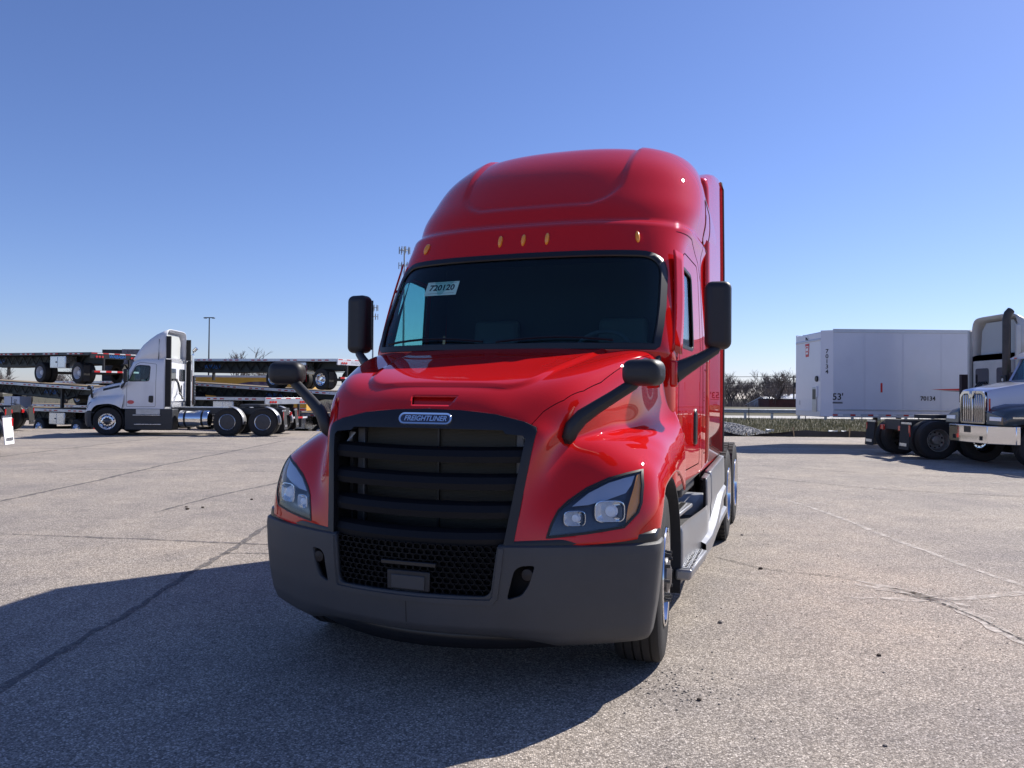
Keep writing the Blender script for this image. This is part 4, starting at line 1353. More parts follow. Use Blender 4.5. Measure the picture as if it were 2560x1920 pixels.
# hood: lofted box that widens to the cowl
rows = []
for y, w, z in ((.18, .53, 1.80), (.24, .56, 1.86), (.5, .60, 1.92), (1.0, .70, 2.02), (1.5, .82, 2.10), (1.85, .90, 2.15)):
    row = []
    for u in np.linspace(-1, 1, 25):
        a = abs(u)
        x = math.copysign(w * (1 - (1 - min(1, a * 1.25)) ** 2.2), u) if a else 0
        zz = z - .012 - (.05 * a * a if a < .72 else .05 * a * a + (z - 1.15) * ((a - .72) / .28) ** 1.15)
        row.append((x * (1 + .12 * max(0, a - .72)), y, max(1.0, zz)))
    rows.append(row)
MB().grid(np.array(rows)).build('hood', SBLUE, ST, 45)
for s in (1, -1):
    # fenders with lamp pockets
    rows = []
    for y, z0, z1 in ((.16, .98, 1.22), (.28, .98, 1.36), (.55, 1.02, 1.44), (.95, 1.12, 1.47), (1.35, 1.10, 1.46), (1.75, .80, 1.42)):
        rows.append([(s * .52, y, z1 + .08), (s * .80, y, z1 + .02), (s * 1.08, y, z1 - .03), (s * 1.18, y, z1 - .12), (s * 1.19, y, z0)])
    MB().grid(np.array(rows)).build('fender', DGREEN, ST, 50).modifiers.new('thickness', 'SOLIDIFY').thickness = .02
    MB().hexa([(s * .56, .13, 1.00), (s * 1.17, .15, 1.00), (s * 1.17, .16, 1.20), (s * .56, .14, 1.32)], [(s * .56, .22, 1.00), (s * 1.17, .24, 1.00), (s * 1.17, .24, 1.20), (s * .56, .22, 1.32)]).build('fender_front', DGREEN, ST, bevel=.02)
    MB().hexa([(s * .70, .115, 1.10), (s * 1.10, .135, 1.10), (s * 1.10, .14, 1.19), (s * .70, .12, 1.20)], [(s * .70, .15, 1.10), (s * 1.10, .17, 1.10), (s * 1.10, .17, 1.19), (s * .70, .15, 1.20)]).build('headlight', mat('lens_solid', (.75, .80, .88), .05), ST, bevel=.01)
    MB().box(s * 1.195, s * 1.20, .35, .62, 1.16, 1.20).build('chrome_strip', CHROME, ST)
    MB().box(s * .57, s * .575, .19, .23, 1.15, 1.62).build('red_strip', REDP, ST)
    MB().box(s * .84, s * .88, 1.25, 1.55, 1.62, 1.85).build('air_intake', BLACK, ST, bevel=.02)
    wheel(ST, s * 1.05, 1.02, .52, 'steer')
    for y in (5.4, 6.7):
        wheel(ST, s * 1.10, y, .51, 'rear', True)
    # cab side, stack
    MB().tube([(s * 1.05, 3.65, .9), (s * 1.05, 3.65, 3.55), (s * 1.05, 3.72, 3.72), (s * 1.05, 3.86, 3.80)], .085, 14).build('exhaust_stack', CHROME if s > 0 else ALUD, ST)
    MB().cyl((s * .86, 2.3, .62), (s * .86, 4.2, .62), .30, .30, 24).build('fuel_tank', CHROME, ST, bevel=.02)
    MB().box(s * .36, s * .44, .3, 7.4, .72, .98).build('frame_rail', STEEL, ST)
cabp = [(1.75, 1.05), (3.55, 1.05), (3.55, 2.75), (2.25, 2.78), (1.98, 2.70), (1.70, 2.12)]
cabm = MB()
cabm.prism([(1.70, 1.05), (3.55, 1.05), (3.55, 2.06), (1.70, 2.06)], 'x', -1.05, 1.05)
cabm.prism([(2.02, 2.66), (3.55, 2.66), (3.55, 2.86), (2.30, 2.86)], 'x', -1.02, 1.02)
cabm.prism([(3.0, 2.06), (3.55, 2.06), (3.55, 2.66), (3.05, 2.66)], 'x', -1.04, 1.04)
cabm.build('cab', SBLUE, ST, bevel=.03)
MB().hexa([(-1.0, 1.72, 2.06), (1.0, 1.72, 2.06), (.94, 2.02, 2.68), (-.94, 2.02, 2.68)], [(-1.0, 1.735, 2.06), (1.0, 1.735, 2.06), (.94, 2.035, 2.68), (-.94, 2.035, 2.68)]).build('windshield', glass('blue_glass', (.30, .48, .62), 1.6), ST)
MB().hexa([(-1.02, 1.72, 2.62), (1.02, 1.72, 2.62), (1.0, 2.10, 2.80), (-1.0, 2.10, 2.80)], [(-1.02, 1.72, 2.66), (1.02, 1.72, 2.66), (1.0, 2.10, 2.85), (-1.0, 2.10, 2.85)]).build('sun_visor', SBLUE, ST, bevel=.01)
for x in (-.8, -.4, 0, .4, .8):
    MB().box(x - .035, x + .035, 1.70, 1.73, 2.635, 2.665).build('marker_lamp', REDP, ST)
for s in (1, -1):
    MB().tube([(s * 1.02, 1.72, 2.06), (s * .95, 2.02, 2.70)], .035, 8).build('pillar', SBLUE, ST)
    MB().hexa([(s * 1.03, 1.80, 2.08), (s * 1.03, 3.0, 2.08), (s * .98, 3.05, 2.66), (s * .98, 2.08, 2.66)], [(s * 1.035, 1.80, 2.08), (s * 1.035, 3.0, 2.08), (s * .985, 3.05, 2.66), (s * .985, 2.08, 2.66)]).build('side_window', SIDEGLASS, ST)
    MB().box(s * .3, s * .7, 2.7, 2.9, 1.4, 2.4).build('seat', SEATM, ST, bevel=.05)
MB().box(-1.0, 1.0, 1.76, 2.1, 1.9, 2.08).build('dashboard', INTERIOR, ST, bevel=.02)
# tall roof fairing behind the cab roof
rows = []
for y, z in ((2.2, 2.86), (2.5, 3.2), (2.9, 3.5), (3.3, 3.66), (3.55, 3.70)):
    rows.append([(math.copysign(1.0 * (1 - (1 - abs(u)) ** 2.4), u) if u else 0, y, 2.84 + (z - 2.84) * (1 - abs(u) ** 5)) for u in np.linspace(-1, 1, 17)])
MB().grid(np.array(rows)).build('roof_fairing', SBLUE, ST, 50)

# ------------------------------------------------------------------ van trailers
SEAMW = mat('seam_strip', (.645, .655, .715), .4)
def van(name, label, body, loc, rotz, L, z0, z1, rail, cat='trailer', seamm=None, legs=True, gz=0.):
    t = thing(name, label, cat, loc, rotz)          # own frame: nose at y=0, x to the near side, y backward
    MB().box(-1.29, 1.29, .31, L, z0 + .10, z1 - .06).build('body', body, t, bevel=.02)
    MB().box(-1.09, 1.09, 0, .31, z0 + .12, z1 - .10).build('nose', body, t, bevel=.01)
    # chamfered nose corners and top caps
    for s in (1, -1):
        MB().hexa([(s * 1.08, -.004, z0 + .02), (s * 1.296, .32, z0 + .02), (s * 1.27, .34, z0 + .02), (s * 1.05, .02, z0 + .02)], [(s * 1.08, -.004, z1 - .04), (s * 1.296, .32, z1 - .04), (s * 1.27, .34, z1 - .04), (s * 1.05, .02, z1 - .04)]).build('corner_panel', body, t)
        MB().box(s * 1.27, s * 1.305, .31, L, z1 - .12, z1).build('top_rail', rail, t, bevel=.008)
        MB().box(s * 1.27, s * 1.30, .31, L, z0, z0 + .12).build('bottom_rail', rail, t, bevel=.008)
        MB().box(s * 1.29, s * 1.315, .35, L, z0 + .22, z0 + .27).build('rub_rail', rail, t, bevel=.01)
    MB().hexa([(-1.08, -.02, z1 - .36), (1.08, -.02, z1 - .36), (1.08, -.02, z1 - .30), (-1.08, -.02, z1 - .30)], [(-1.08, .10, z1 - .36), (1.08, .10, z1 - .36), (1.08, .24, z1 - .02), (-1.08, .24, z1 - .02)]).build('nose_cap', rail, t, bevel=.02)
    MB().box(-1.07, 1.07, -.01, .30, z0, z0 + .20).build('nose_sill', rail, t, bevel=.01)
    for k in range(1, int(L / 1.23)):
        for s in (1, -1):
            MB().box(s * 1.2905, s * 1.2935, .10 + k * 1.23 - .03, .10 + k * 1.23 + .03, z0 + .14, z1 - .14).build('panel_seam', seamm or body, t)
    for s in (1, -1):
        if legs:
            MB().box(s * .75, s * .87, 2.6, 2.72, gz + .05, z0).build('landing_leg', STEEL, t)
            MB().box(s * .68, s * .94, 2.54, 2.80, gz, gz + .05).build('landing_foot', STEEL, t)
        for y in (L - 2.6, L - 1.35):
            w = wheel(t, s * 1.13, y, gz + .51, 'rear', True)
    MB().box(-.6, .6, L - 3.3, L - .6, gz + .55, z0).build('bogie', STEEL, t)
    return t
TWHITE = mat('trailer_white', (.70, .71, .77), .35, 0, .3, var=.05, vscale=.8)
TRAIL = mat('trailer_rail', (.60, .61, .64), .4, .4, var=.08)
VT = van('van_trailer', 'long white box trailer numbered 70134, behind the beige tractor', TWHITE, (10.0, 26.0, 0), R(-90), 16.0, .98, 3.82, TRAIL, seamm=SEAMW)
# lettering on the near side (local +x) and nose
SM = lambda y, z: frame_mat((1.2965, y, z), (0, 1, 0), (0, 0, 1))
text('length_mark', "53'", .30, INK, VT, SM(.47, 1.63), .002, 0, .004)
text('fleet_number', '70134', .195, INK, VT, SM(3.36, 1.60), .002, 0, .004)
MB().box(1.2945, 1.2975, .30, .62, 1.425, 1.46).build('underline', INK, VT)
MB().box(1.2945, 1.2975, .30, .62, 1.475, 1.48).build('underline', INK, VT)
MB().box(1.2945, 1.2975, 1.84, 1.90, 1.79, 2.09).build('red_mark', TAPER, VT)
MB().prism([(3.46, 1.905), (3.9, 1.875), (4.4, 1.87), (7, 1.96), (7, 2.04), (5.0, 1.965), (4.2, 1.925)], 'x', 1.2945, 1.2975).build('red_swoosh', TAPER, VT)
MB().prism([(3.6, 1.865), (4.4, 1.835), (7, 1.87), (7, 1.90), (4.6, 1.86)], 'x', 1.2945, 1.2975).build('dark_swoosh', NAVY, VT)
for k, ch in enumerate('70134'):
    text('corner_number', ch, .185, INK, VT, frame_mat((1.192, .156, 3.10 - k * .165), (.555, .832, 0), (0, 0, 1)), .002, 0, .003)
for k in range(24):
    y = .30 + k * .57
    MB().box(1.3005, 1.304, y, y + .16, 1.03, 1.075).build('reflective_tape', TAPER, VT)
    MB().box(1.3005, 1.304, y + .17, y + .33, 1.03, 1.075).build('reflective_tape', TAPEW, VT)
sh = [(-.17, 3.42), (.17, 3.42), (.12, 2.98), (-.12, 2.98)]
MB().prism([(x - .05, z) for x, z in sh], 'y', -.012, .0).build('keystone_emblem', TAPER, VT)
MB().prism([(x * .78 - .05, 3.2 + (z - 3.2) * .62) for x, z in sh], 'y', -.016, -.012).build('emblem_field', TAPEW, VT)
for z in (3.27, 3.13):
    MB().box(-.13, .03, -.019, -.016, z, z + .045).build('emblem_line', TAPER, VT)
MB().tube([(-.12, -.02, 3.55), (-.05, -.05, 3.63), (.02, -.02, 3.55)], .015, 6).build('lamp_bracket', STEEL, VT)
MB().box(.45, .80, -.035, .0, 1.15, 1.95).build('connector_box', ALUD, VT, bevel=.01)
MB().box(.50, .75, -.040, -.034, 1.55, 1.88).build('connector_plate', BLACK, VT)
MB().box(.80, .86, -.05, .0, 1.62, 1.98).build('document_tube', TWHITE, VT, bevel=.01)
MB().lathe([(0, -.05), (.09, -.05), (.10, .0)], (.80, 0, 2.22), 'Y', 16).build('round_port', BLACK, VT)
MB().box(-.78, -.66, -.006, .0, 1.35, 1.50).build('small_decal', GREYINK, VT)

YEL = mat('yellow_paint', (.62, .34, .035), .5, 0, .3, var=.06, vscale=.6)
YT = van('yellow_trailer', 'yellow box trailer half hidden behind the stacked flatbeds', YEL, (-21.8, 48.5, -.7), R(-90), 9.2, 1.1, 3.34, TRAIL, gz=0.)
MB().box(1.2945, 1.2985, .2, 9.1, 1.13, 1.40).build('red_stripe', TAPER, YT)
MB().prism([(6.3 + 1.7 * math.cos(a), 2.55 + .42 * math.sin(a)) for a in [math.pi * k / 20 for k in range(21)]], 'x', 1.2945, 1.2985).build('purple_arc', PURPLE, YT)
MB().box(1.2945, 1.2985, 4.4, 9.0, 2.44, 2.52).build('white_stripe', TAPEW, YT)

# ------------------------------------------------------------------ flatbed trailers (own frame: rear at y=0, forward +y, tyres stand on z=0)
FBM = {}
def flatbed(name, label, loc, rotz, tilt, rail, near, lod=0, wheel_kind='white', group='stacked flatbed trailers', dark_sill=False, sillm=None):
    t = thing(name, label, 'flatbed trailer', loc, 0, group)
    t.rotation_euler = (R(tilt), 0, R(rotz))
    L, H = 14.6, 1.45
    MB().box(-1.24, 1.24, .06, L - .05, H - .06, H - .004).build('deck', WOOD, t)
    for s in (1, -1):
        MB().box(s * 1.24, s * 1.30, .0, L, H - .13, H).build('side_rail', rail, t, bevel=.008)
        MB().box(s * 1.30, s * 1.33, .0, L, H - .125, H - .10).build('rub_rail', rail, t)
        # main beam: web with flanges and zig-zag bracing
        x = s * .50
        bot = [(0.3, H - .50), (5.0, H - .60), (9.0, H - .68), (10.9, H - .68), (11.9, H - .40), (L - .1, H - .36)]
        m = MB().prism([(.2, H - .14), (.2, H - .42)] + bot + [(L - .1, H - .14)], 'x', x - .008, x + .008)
        m.build('beam_web', mat('beam_green', (.035, .045, .045), .5, .2, var=.3, vscale=4), t)
        for a, b in zip(bot, bot[1:]):
            MB().hexa([(x - .08, a[0], a[1]), (x + .08, a[0], a[1]), (x + .08, b[0], b[1]), (x - .08, b[0], b[1])], [(x - .08, a[0], a[1] - .02), (x + .08, a[0], a[1] - .02), (x + .08, b[0], b[1] - .02), (x - .08, b[0], b[1] - .02)]).build('beam_flange', STEEL, t)
        if s == near:
            for k in range(14):
                y0 = 1.6 + k * .75
                a, b = (y0, H - .15), (y0 + .375, H - .56)
                c = (y0 + .75, H - .15)
                for p, q in ((a, b), (b, c)):
                    MB().tube([(s * .58, p[0], p[1]), (s * .58, q[0], q[1])], .03, 6).build('brace', STEEL, t)
    if not lod:
        for k in range(24):
            y = .3 + k * .6
            MB().box(-1.22, 1.22, y - .03, y + .03, H - .16, H - .065).build('crossmember', STEEL, t)
    # rear sill, lamps, guard
    sill = mat('black_sill', (.02, .022, .024), .4) if dark_sill else (sillm or TWHITE)
    MB().box(-1.29, 1.29, -.06, .0, H - .28, H + .002).build('rear_sill', sill, t, bevel=.006)
    for s in (1, -1):
        for k in range(3):
            MB().cyl((s * (.72 + .14 * k), -.085, H - .19), (s * (.72 + .14 * k), -.055, H - .19), .052, .052, 14).build('tail_lamp', REDP, t)
        MB().box(s * .60, s * .66, -.07, .03, .62, H - .28).build('guard_upright', STEEL, t)
        MB().box(s * .98, s * 1.28, .45, .47, .12, .85).build('mud_flap', RUBBER, t)
    for k in range(8):
        x = -1.1 + k * .275
        MB().box(x, x + .2749, -.0865, -.07, .54, .62).build('guard_stripe', TAPER if k % 2 == 0 else TAPEW, t)
    MB().box(-1.15, 1.15, -.07, -.01, .53, .63).build('rear_guard', STEEL, t)
    for k in range(9):
        x = -1.24 + k * .275
        MB().box(x, x + .27, -.063, -.0602, H - .055, H - .015).build('sill_tape', TAPER if k % 2 == 0 else TAPEW, t)
    text('maker_name', 'WABASH', .20, BLUEINK if dark_sill else GREYINK, t, frame_mat((0, -.0615, H - .17), (1, 0, 0), (0, 0, 1)), .001, .2, .002)
    # side tape in threes
    for k in range(7):
        for j in range(3):
            y = .5 + k * 2.0 + j * .42
            if y > L - .4: continue
            MB().box(near * 1.3005, near * 1.334, y, y + .20, H - .09, H - .045).build('reflective_tape', TAPER, t)
            MB().box(near * 1.3005, near * 1.333, y + .21, y + .40, H - .09, H - .045).build('reflective_tape', TAPEW, t)
    MB().box(near * .515, near * .53, 8.6, 8.62, H - .4, H - .3).build('bracket', STEEL, t)
    text('beam_name', 'WABASH', .30, BLUEINK, t, frame_mat((near * .52, 9.4 if near < 0 else 9.4, H - .40), (0, -1 if near < 0 else 1, 0), (0, 0, 1)), .001, .1, .003)
    for s in (1, -1):
        for y in (1.0, 4.1):
            wheel(t, s * 1.12, y, .50, wheel_kind, True, scale=.98)
        MB().box(s * .70, s * .82, 10.8, 10.92, .35, H - .15).build('landing_leg', STEEL, t)
        MB().tube([(s * .76, 10.8, .75), (s * .5, 10.0, H - .45)], .03, 6).build('leg_brace', STEEL, t)
    for y in (1.0, 4.1):
        MB().cyl((-1.0, y, .5), (1.0, y, .5), .07, .07, 10).build('axle', STEEL, t)
    # aluminium toolbox between the axles, on the near side
    tb = empty('toolbox', t)
    MB().box(near * .72, near * 1.25, 1.95, 3.25, .72, 1.28).build('box_shell', ALU, tb, bevel=.015)
    MB().box(near * 1.251, near * 1.262, 2.00, 2.57, .76, 1.24).build('box_door', ALU, tb, bevel=.01)
    MB().box(near * 1.251, near * 1.262, 2.63, 3.20, .76, 1.24).build('box_door', ALU, tb, bevel=.01)
    MB().box(near * 1.262, near * 1.275, 2.66, 2.76, .97, 1.03).build('box_latch', STEEL, tb)
    return t
dirf = Vector((-math.sin(R(60)), math.cos(R(60))))
latr = Vector((math.cos(R(60)), math.sin(R(60))))
def rear_at(px, depth):
    x = (px - 1280) / 1923 * depth
    c = Vector((x, depth)) + latr * 1.3
    return c
def place_fwd(px, depth):
    return rear_at(px, depth)
ALUR = mat('bright_rail', (.62, .63, .66), .35, .7, var=.1)
BLKR = mat('black_rail', (.035, .036, .04), .4)
c = rear_at(222, 35)
flatbed('flatbed_trailer', 'black-railed flatbed on top of the left stack, blue name on its black rear sill', (c.x, c.y, 1.93), 60, .8, BLKR, -1, 0, 'white', dark_sill=True)
flatbed('flatbed_trailer', 'bottom flatbed of the left stack with a low toolbox at ground level', (c.x, c.y, -.70), 60, 0, ALUR, -1, 1, 'rear')
f = c - dirf * .7
r0 = f + dirf * 14.6
flatbed('flatbed_trailer', 'middle flatbed of the left stack, behind the white tractor hood', (r0.x, r0.y, .83), 240, -2.05, ALUR, 1, 1, 'rear')
c = rear_at(840, 35)
flatbed('flatbed_trailer', 'top flatbed of the stack beside the red truck, white rear sill', (c.x, c.y, 1.73), 60, .9, ALUR, -1, 0, 'rear')
flatbed('flatbed_trailer', 'bottom flatbed of the stack beside the red truck', (c.x, c.y, -.80), 60, 0, ALUR, -1, 1, 'rear')
f = c - dirf * .4
r0 = f + dirf * 14.6
flatbed('flatbed_trailer', 'middle flatbed of the stack beside the red truck, tilted nose down', (r0.x, r0.y, .80), 240, -2.4, ALUR, 1, 1, 'rear')
c = rear_at(661, 32.2)
flatbed('flatbed_trailer', 'single flatbed on the ground right behind the white tractor frame', (c.x, c.y, -.05), 60, -.2, ALUR, -1, 1, 'dark', sillm=ALUD)
# white locker on the bottom deck of the left stack
c = rear_at(222, 35)
q = c + dirf * 6.6 - latr * .95
wb = thing('deck_locker', "white locker marked 53' on the bottom flatbed deck of the left stack", 'locker', (q.x, q.y, .75), R(60))
MB().box(-.28, .28, -.72, .72, 0, .56).build('locker_body', TWHITE, wb, bevel=.01)
MB().box(-.30, -.28, -.02, .0, .02, .54).build('door_joint', STEEL, wb)
text('length_mark', "53'", .26, INK, wb, frame_mat((-.284, -.34, .30), (0, -1, 0), (0, 0, 1)), .002, 0, .003)
# crated load lying on a far stack, behind the top left flatbed
flatbed('flatbed_trailer', 'far lower flatbed under the crated load, mostly hidden', (-22.0, 45.4, -.70), 60, 0, ALUR, -1, 1, 'rear')
flatbed('flatbed_trailer', 'far upper flatbed carrying the crated load', (-22.0, 45.4, .75), 60, 0, ALUR, -1, 1, 'rear')
cl = thing('crated_load', 'dark patterned crate load above the top left flatbed', 'crate', (-23.0, 47.0, 2.2))
for k in range(3):
    MB().box(-1.75 + k * 1.18, -.62 + k * 1.18, -.6, .6, 0, 1.92 + .03 * (k % 2)).build('crate', mat('crate_print%d' % k, ((.03, .03, .035), (.20, .18, .20), (.10, .05, .05))[k], .6, var=.9, vscale=3), cl)
# ------------------------------------------------------------------ ground
def gh(x, y):
    """height of the yard: it drops away behind the parked tractors on the left, and rolls up to a road bank on the right"""
    x = np.asarray(x, float)
    y = np.asarray(y, float)
    left = sstep(2.0, -5.0, x)
    dip = -.72 * sstep(32.6, 35.0, y) * left
    bank = (.10 * sstep(44, 52, y) + .62 * sstep(57, 66, y) - 3.6 * sstep(68, 100, y)) * (1 - left)
    far = -2.4 * sstep(70, 110, y) * left
    return dip + bank + far
def sheet(xs, ys, dz, name, material, noise=0.):
    X, Y = np.meshgrid(xs, ys)
    Zz = gh(X, Y) + dz
    if noise:
        Zz = Zz + noise * (rng.random(Zz.shape) - .5)
    return tag(MB().grid(np.stack([X, Y, Zz], 2)).build(name, material, None, 60, fix=False), kind='structure')

def asphalt():
    m = bpy.data.materials.new('asphalt')
    m.use_nodes = True
    nt = m.node_tree
    L = nt.links
    b = nt.nodes['Principled BSDF']
    tc = nt.nodes.new('ShaderNodeTexCoord')
    def N(t, **k):
        n = nt.nodes.new(t)
        for a, v in k.items():
            n.inputs[a].default_value = v
        return n
    def noise(scale, det=5., rough=.6):
        n = N('ShaderNodeTexNoise', Scale=scale, Detail=det, Roughness=rough)
        L.new(tc.outputs['Object'], n.inputs['Vector'])
        return n
    def ramp(src, stops):
        r = nt.nodes.new('ShaderNodeValToRGB')
        e = r.color_ramp.elements
        e[0].position, e[0].color = stops[0][0], (*stops[0][1], 1)
        e[1].position, e[1].color = stops[-1][0], (*stops[-1][1], 1)
        for p, c in stops[1:-1]:
            q = e.new(p)
            q.color = (*c, 1)
        L.new(src, r.inputs[0])
        return r
    vo = N('ShaderNodeTexVoronoi', Scale=112.)
    wob = noise(30, 3)
    L.new(tc.outputs['Object'], vo.inputs['Vector'])
    sepv = nt.nodes.new('ShaderNodeSeparateColor')
    L.new(vo.outputs['Color'], sepv.inputs[0])
    st = ramp(sepv.outputs[0], [(0., (.125, .108, .093)), (.30, (.195, .170, .147)), (.62, (.270, .238, .206)), (.86, (.345, .305, .266)), (1., (.50, .45, .40))])
    tar = ramp(vo.outputs['Distance'], [(0., (1, 1, 1)), (.30, (1, 1, 1)), (.62, (.55, .55, .56)), (1., (.45, .45, .46))])
    mul = nt.nodes.new('ShaderNodeMix')
    mul.data_type = 'RGBA'
    mul.blend_type = 'MULTIPLY'
    mul.inputs[0].default_value = .8
    L.new(st.outputs[0], mul.inputs[6])
    L.new(tar.outputs[0], mul.inputs[7])
    # broad wear: tyre-polished, dusty and stained areas
    big = noise(.45, 7, .66)
    mid = noise(2.3, 5, .65)
    wr = ramp(big.outputs[0], [(.30, (.76, .76, .79)), (.5, (1.0, .99, .97)), (.70, (1.20, 1.16, 1.09))])
    wm = ramp(mid.outputs[0], [(.30, (.86, .86, .87)), (.5, (1, 1, 1)), (.75, (1.10, 1.09, 1.07))])
    m1 = nt.nodes.new('ShaderNodeMix'); m1.data_type = 'RGBA'; m1.blend_type = 'MULTIPLY'; m1.inputs[0].default_value = 1
    m2 = nt.nodes.new('ShaderNodeMix'); m2.data_type = 'RGBA'; m2.blend_type = 'MULTIPLY'; m2.inputs[0].default_value = 1
    L.new(mul.outputs[2], m1.inputs[6]); L.new(wr.outputs[0], m1.inputs[7])
    L.new(m1.outputs[2], m2.inputs[6]); L.new(wm.outputs[0], m2.inputs[7])
    gain = nt.nodes.new('ShaderNodeVectorMath'); gain.operation = 'SCALE'; gain.inputs['Scale'].default_value = 1.68
    L.new(m2.outputs[2], gain.inputs[0])
    L.new(gain.outputs[0], b.inputs['Base Color'])
    b.inputs['Roughness'].default_value = .85
    b.inputs['Specular IOR Level'].default_value = .3
    fine = noise(210, 3)
    add = nt.nodes.new('ShaderNodeMath'); add.operation = 'MULTIPLY_ADD'
    L.new(vo.outputs['Distance'], add.inputs[0]); add.inputs[1].default_value = -1.0
    L.new(sepv.outputs[1], add.inputs[2])
    ad2 = nt.nodes.new('ShaderNodeMath'); ad2.operation = 'MULTIPLY_ADD'
    L.new(fine.outputs[0], ad2.inputs[0]); ad2.inputs[1].default_value = .35
    L.new(add.outputs[0], ad2.inputs[2])
    bp = N('ShaderNodeBump', Strength=.75, Distance=.004)
    L.new(ad2.outputs[0], bp.inputs['Height'])
    L.new(bp.outputs[0], b.inputs['Normal'])
    return m
ASPH = asphalt()
GRASSG = mat('dry_grass_soil', (.085, .074, .036), .95, var=.45, vscale=1.2)
xs = np.concatenate([np.linspace(-700, -70, 12)[:-1], np.linspace(-70, 70, 113), np.linspace(70, 700, 12)[1:]])
ys = np.concatenate([[-200., -60.], np.linspace(-20, 120, 113), np.linspace(130, 1500, 14)])
sheet(xs, ys, -.03, 'ground', GRASSG)
axs = np.linspace(-66, 66, 107)
ays = np.concatenate([[-30., -10.], np.linspace(0, 31.2, 40)])
lot = sheet(axs, ays, .0, 'asphalt_lot', ASPH)
sheet(np.linspace(-66, -1.0, 53), np.linspace(31.2, 66, 44), .0, 'asphalt_yard', ASPH)

# crack lines and joints, laid 4 mm proud as sealed strips
def strip(pts, w, name, material, parent, z=.004, jit=.25, step=.12):
    P = [Vector(p) for p in pts]
    path = []
    for a, b in zip(P, P[1:]):
        n = max(1, int((b - a).length / step))
        path += [a.lerp(b, k / n) for k in range(n)]
    path.append(P[-1])
    rows = []
    ph = random.random() * 9
    for k, p in enumerate(path):
        a, b = path[max(k - 1, 0)], path[min(k + 1, len(path) - 1)]
        d = (b - a).normalized()
        n = Vector((-d.y, d.x))
        c = p + n * (math.sin(k * .37 + ph) * .6 + random.uniform(-.7, .7)) * w * jit
        ww = w * random.uniform(.45, 1.1) * min(1, .3 + min(k, len(path) - 1 - k) * .25)
        rows.append([(c.x - n.x * ww / 2, c.y - n.y * ww / 2, float(gh(c.x, c.y)) + z), (c.x + n.x * ww / 2, c.y + n.y * ww / 2, float(gh(c.x, c.y)) + z)])
    return MB().grid(np.array(rows)).build(name, material, parent, 0, fix=False)
def crackmat(name, c, lo, hi, scale=14):
    m = mat(name, c, .9, var=.3, vscale=20)
    nt = m.node_tree
    out = [n for n in nt.nodes if n.type == 'OUTPUT_MATERIAL'][0]
    b = nt.nodes['Principled BSDF']
    tc = nt.nodes.new('ShaderNodeTexCoord')
    n = nt.nodes.new('ShaderNodeTexNoise')
    n.inputs['Scale'].default_value = scale
    n.inputs['Detail'].default_value = 6
    n.inputs['Roughness'].default_value = .75
    nt.links.new(tc.outputs['Object'], n.inputs['Vector'])
    mr = nt.nodes.new('ShaderNodeMapRange')
    mr.inputs['From Min'].default_value = lo
    mr.inputs['From Max'].default_value = hi
    nt.links.new(n.outputs[0], mr.inputs[0])
    tr = nt.nodes.new('ShaderNodeBsdfTransparent')
    mx = nt.nodes.new('ShaderNodeMixShader')
    nt.links.new(mr.outputs[0], mx.inputs[0])
    nt.links.new(tr.outputs[0], mx.inputs[1])
    nt.links.new(b.outputs[0], mx.inputs[2])
    nt.links.new(mx.outputs[0], out.inputs[0])
    return m
SEALC = crackmat('crack_sealer', (.155, .142, .136), .36, .62)
PALE = crackmat('pale_scrape', (.58, .53, .47), .36, .62, 9)
DARKC = crackmat('open_crack', (.030, .028, .026), .40, .50, 22)
for pts, w in (([(-5.76, 8.69), (-4.34, 8.48), (-3.0, 8.28), (-1.5, 8.05)], .065), ([(-9.5, 9.2), (-7.5, 8.95), (-5.76, 8.69)], .06),
               ([(-2.97, 12.5), (-2.94, 9.37), (-2.88, 7.97), (-2.83, 6.36), (-2.77, 4.86), (-2.72, 3.0), (-2.68, .5)], .085),
               ([(-7.40, 7.0), (-7.44, 11.22), (-7.46, 13.74), (-7.64, 16.85), (-7.62, 20.95), (-7.6, 26)], .10),
               ([(-4.74, 10.28), (-4.62, 11.78), (-4.21, 13.63), (-3.9, 16.0)], .07), ([(-9.5, 15.9), (-7.15, 15.77), (-4.82, 15.74), (-2.5, 15.7)], .05),
               ([(-2.94, 7.74), (-2.43, 7.76), (-1.6, 7.8)], .05), ([(-12.3, 13.0), (-12.4, 20.0), (-12.3, 27.0)], .10), ([(-14, 21.5), (-8, 21.3), (-2, 21.2), (3, 21.0)], .09)):
    strip(pts, w, 'crack_seam', SEALC, lot)
for pts, w in (([(3.6, 14.5), (3.72, 12.46), (4.3, 12.08), (4.41, 11.35), (4.41, 9.75), (4.37, 8.29), (4.4, 7.31), (4.45, 6.69), (4.5, 4.5)], .085),
               ([(3.1, 6.85), (3.4, 6.28), (3.43, 5.69), (3.44, 5.16), (3.46, 3.8)], .16), ([(2.7, 6.25), (3.36, 6.2), (4.27, 6.41), (6.0, 6.5)], .11),
               ([(2.95, 6.65), (3.3, 6.35), (3.55, 6.0)], .22), ([(5.2, 13.2), (8.5, 14.6), (13, 16)], .08), ([(3.2, 10.5), (5.5, 12.5), (9, 13.4)], .04)):
    strip(pts, w, 'pale_scrape', PALE, lot, z=.004, jit=.3)
for pts, w in (([(2.01, 7.83), (2.4, 7.23), (3.1, 6.85)], .016), ([(3.40, 6.2), (3.44, 5.69), (3.45, 5.16), (3.47, 4.0)], .022), ([(3.2, 6.5), (3.32, 6.25), (3.6, 6.3)], .018),
               ([(4.9, 15.5), (6.5, 13.6), (8.0, 12.9), (10, 12.5)], .035), ([(6.2, 17.8), (7.6, 16.4), (9.6, 15.6)], .035)):
    strip(pts, w, 'open_crack', DARKC, lot, z=.008, jit=.8, step=.05)
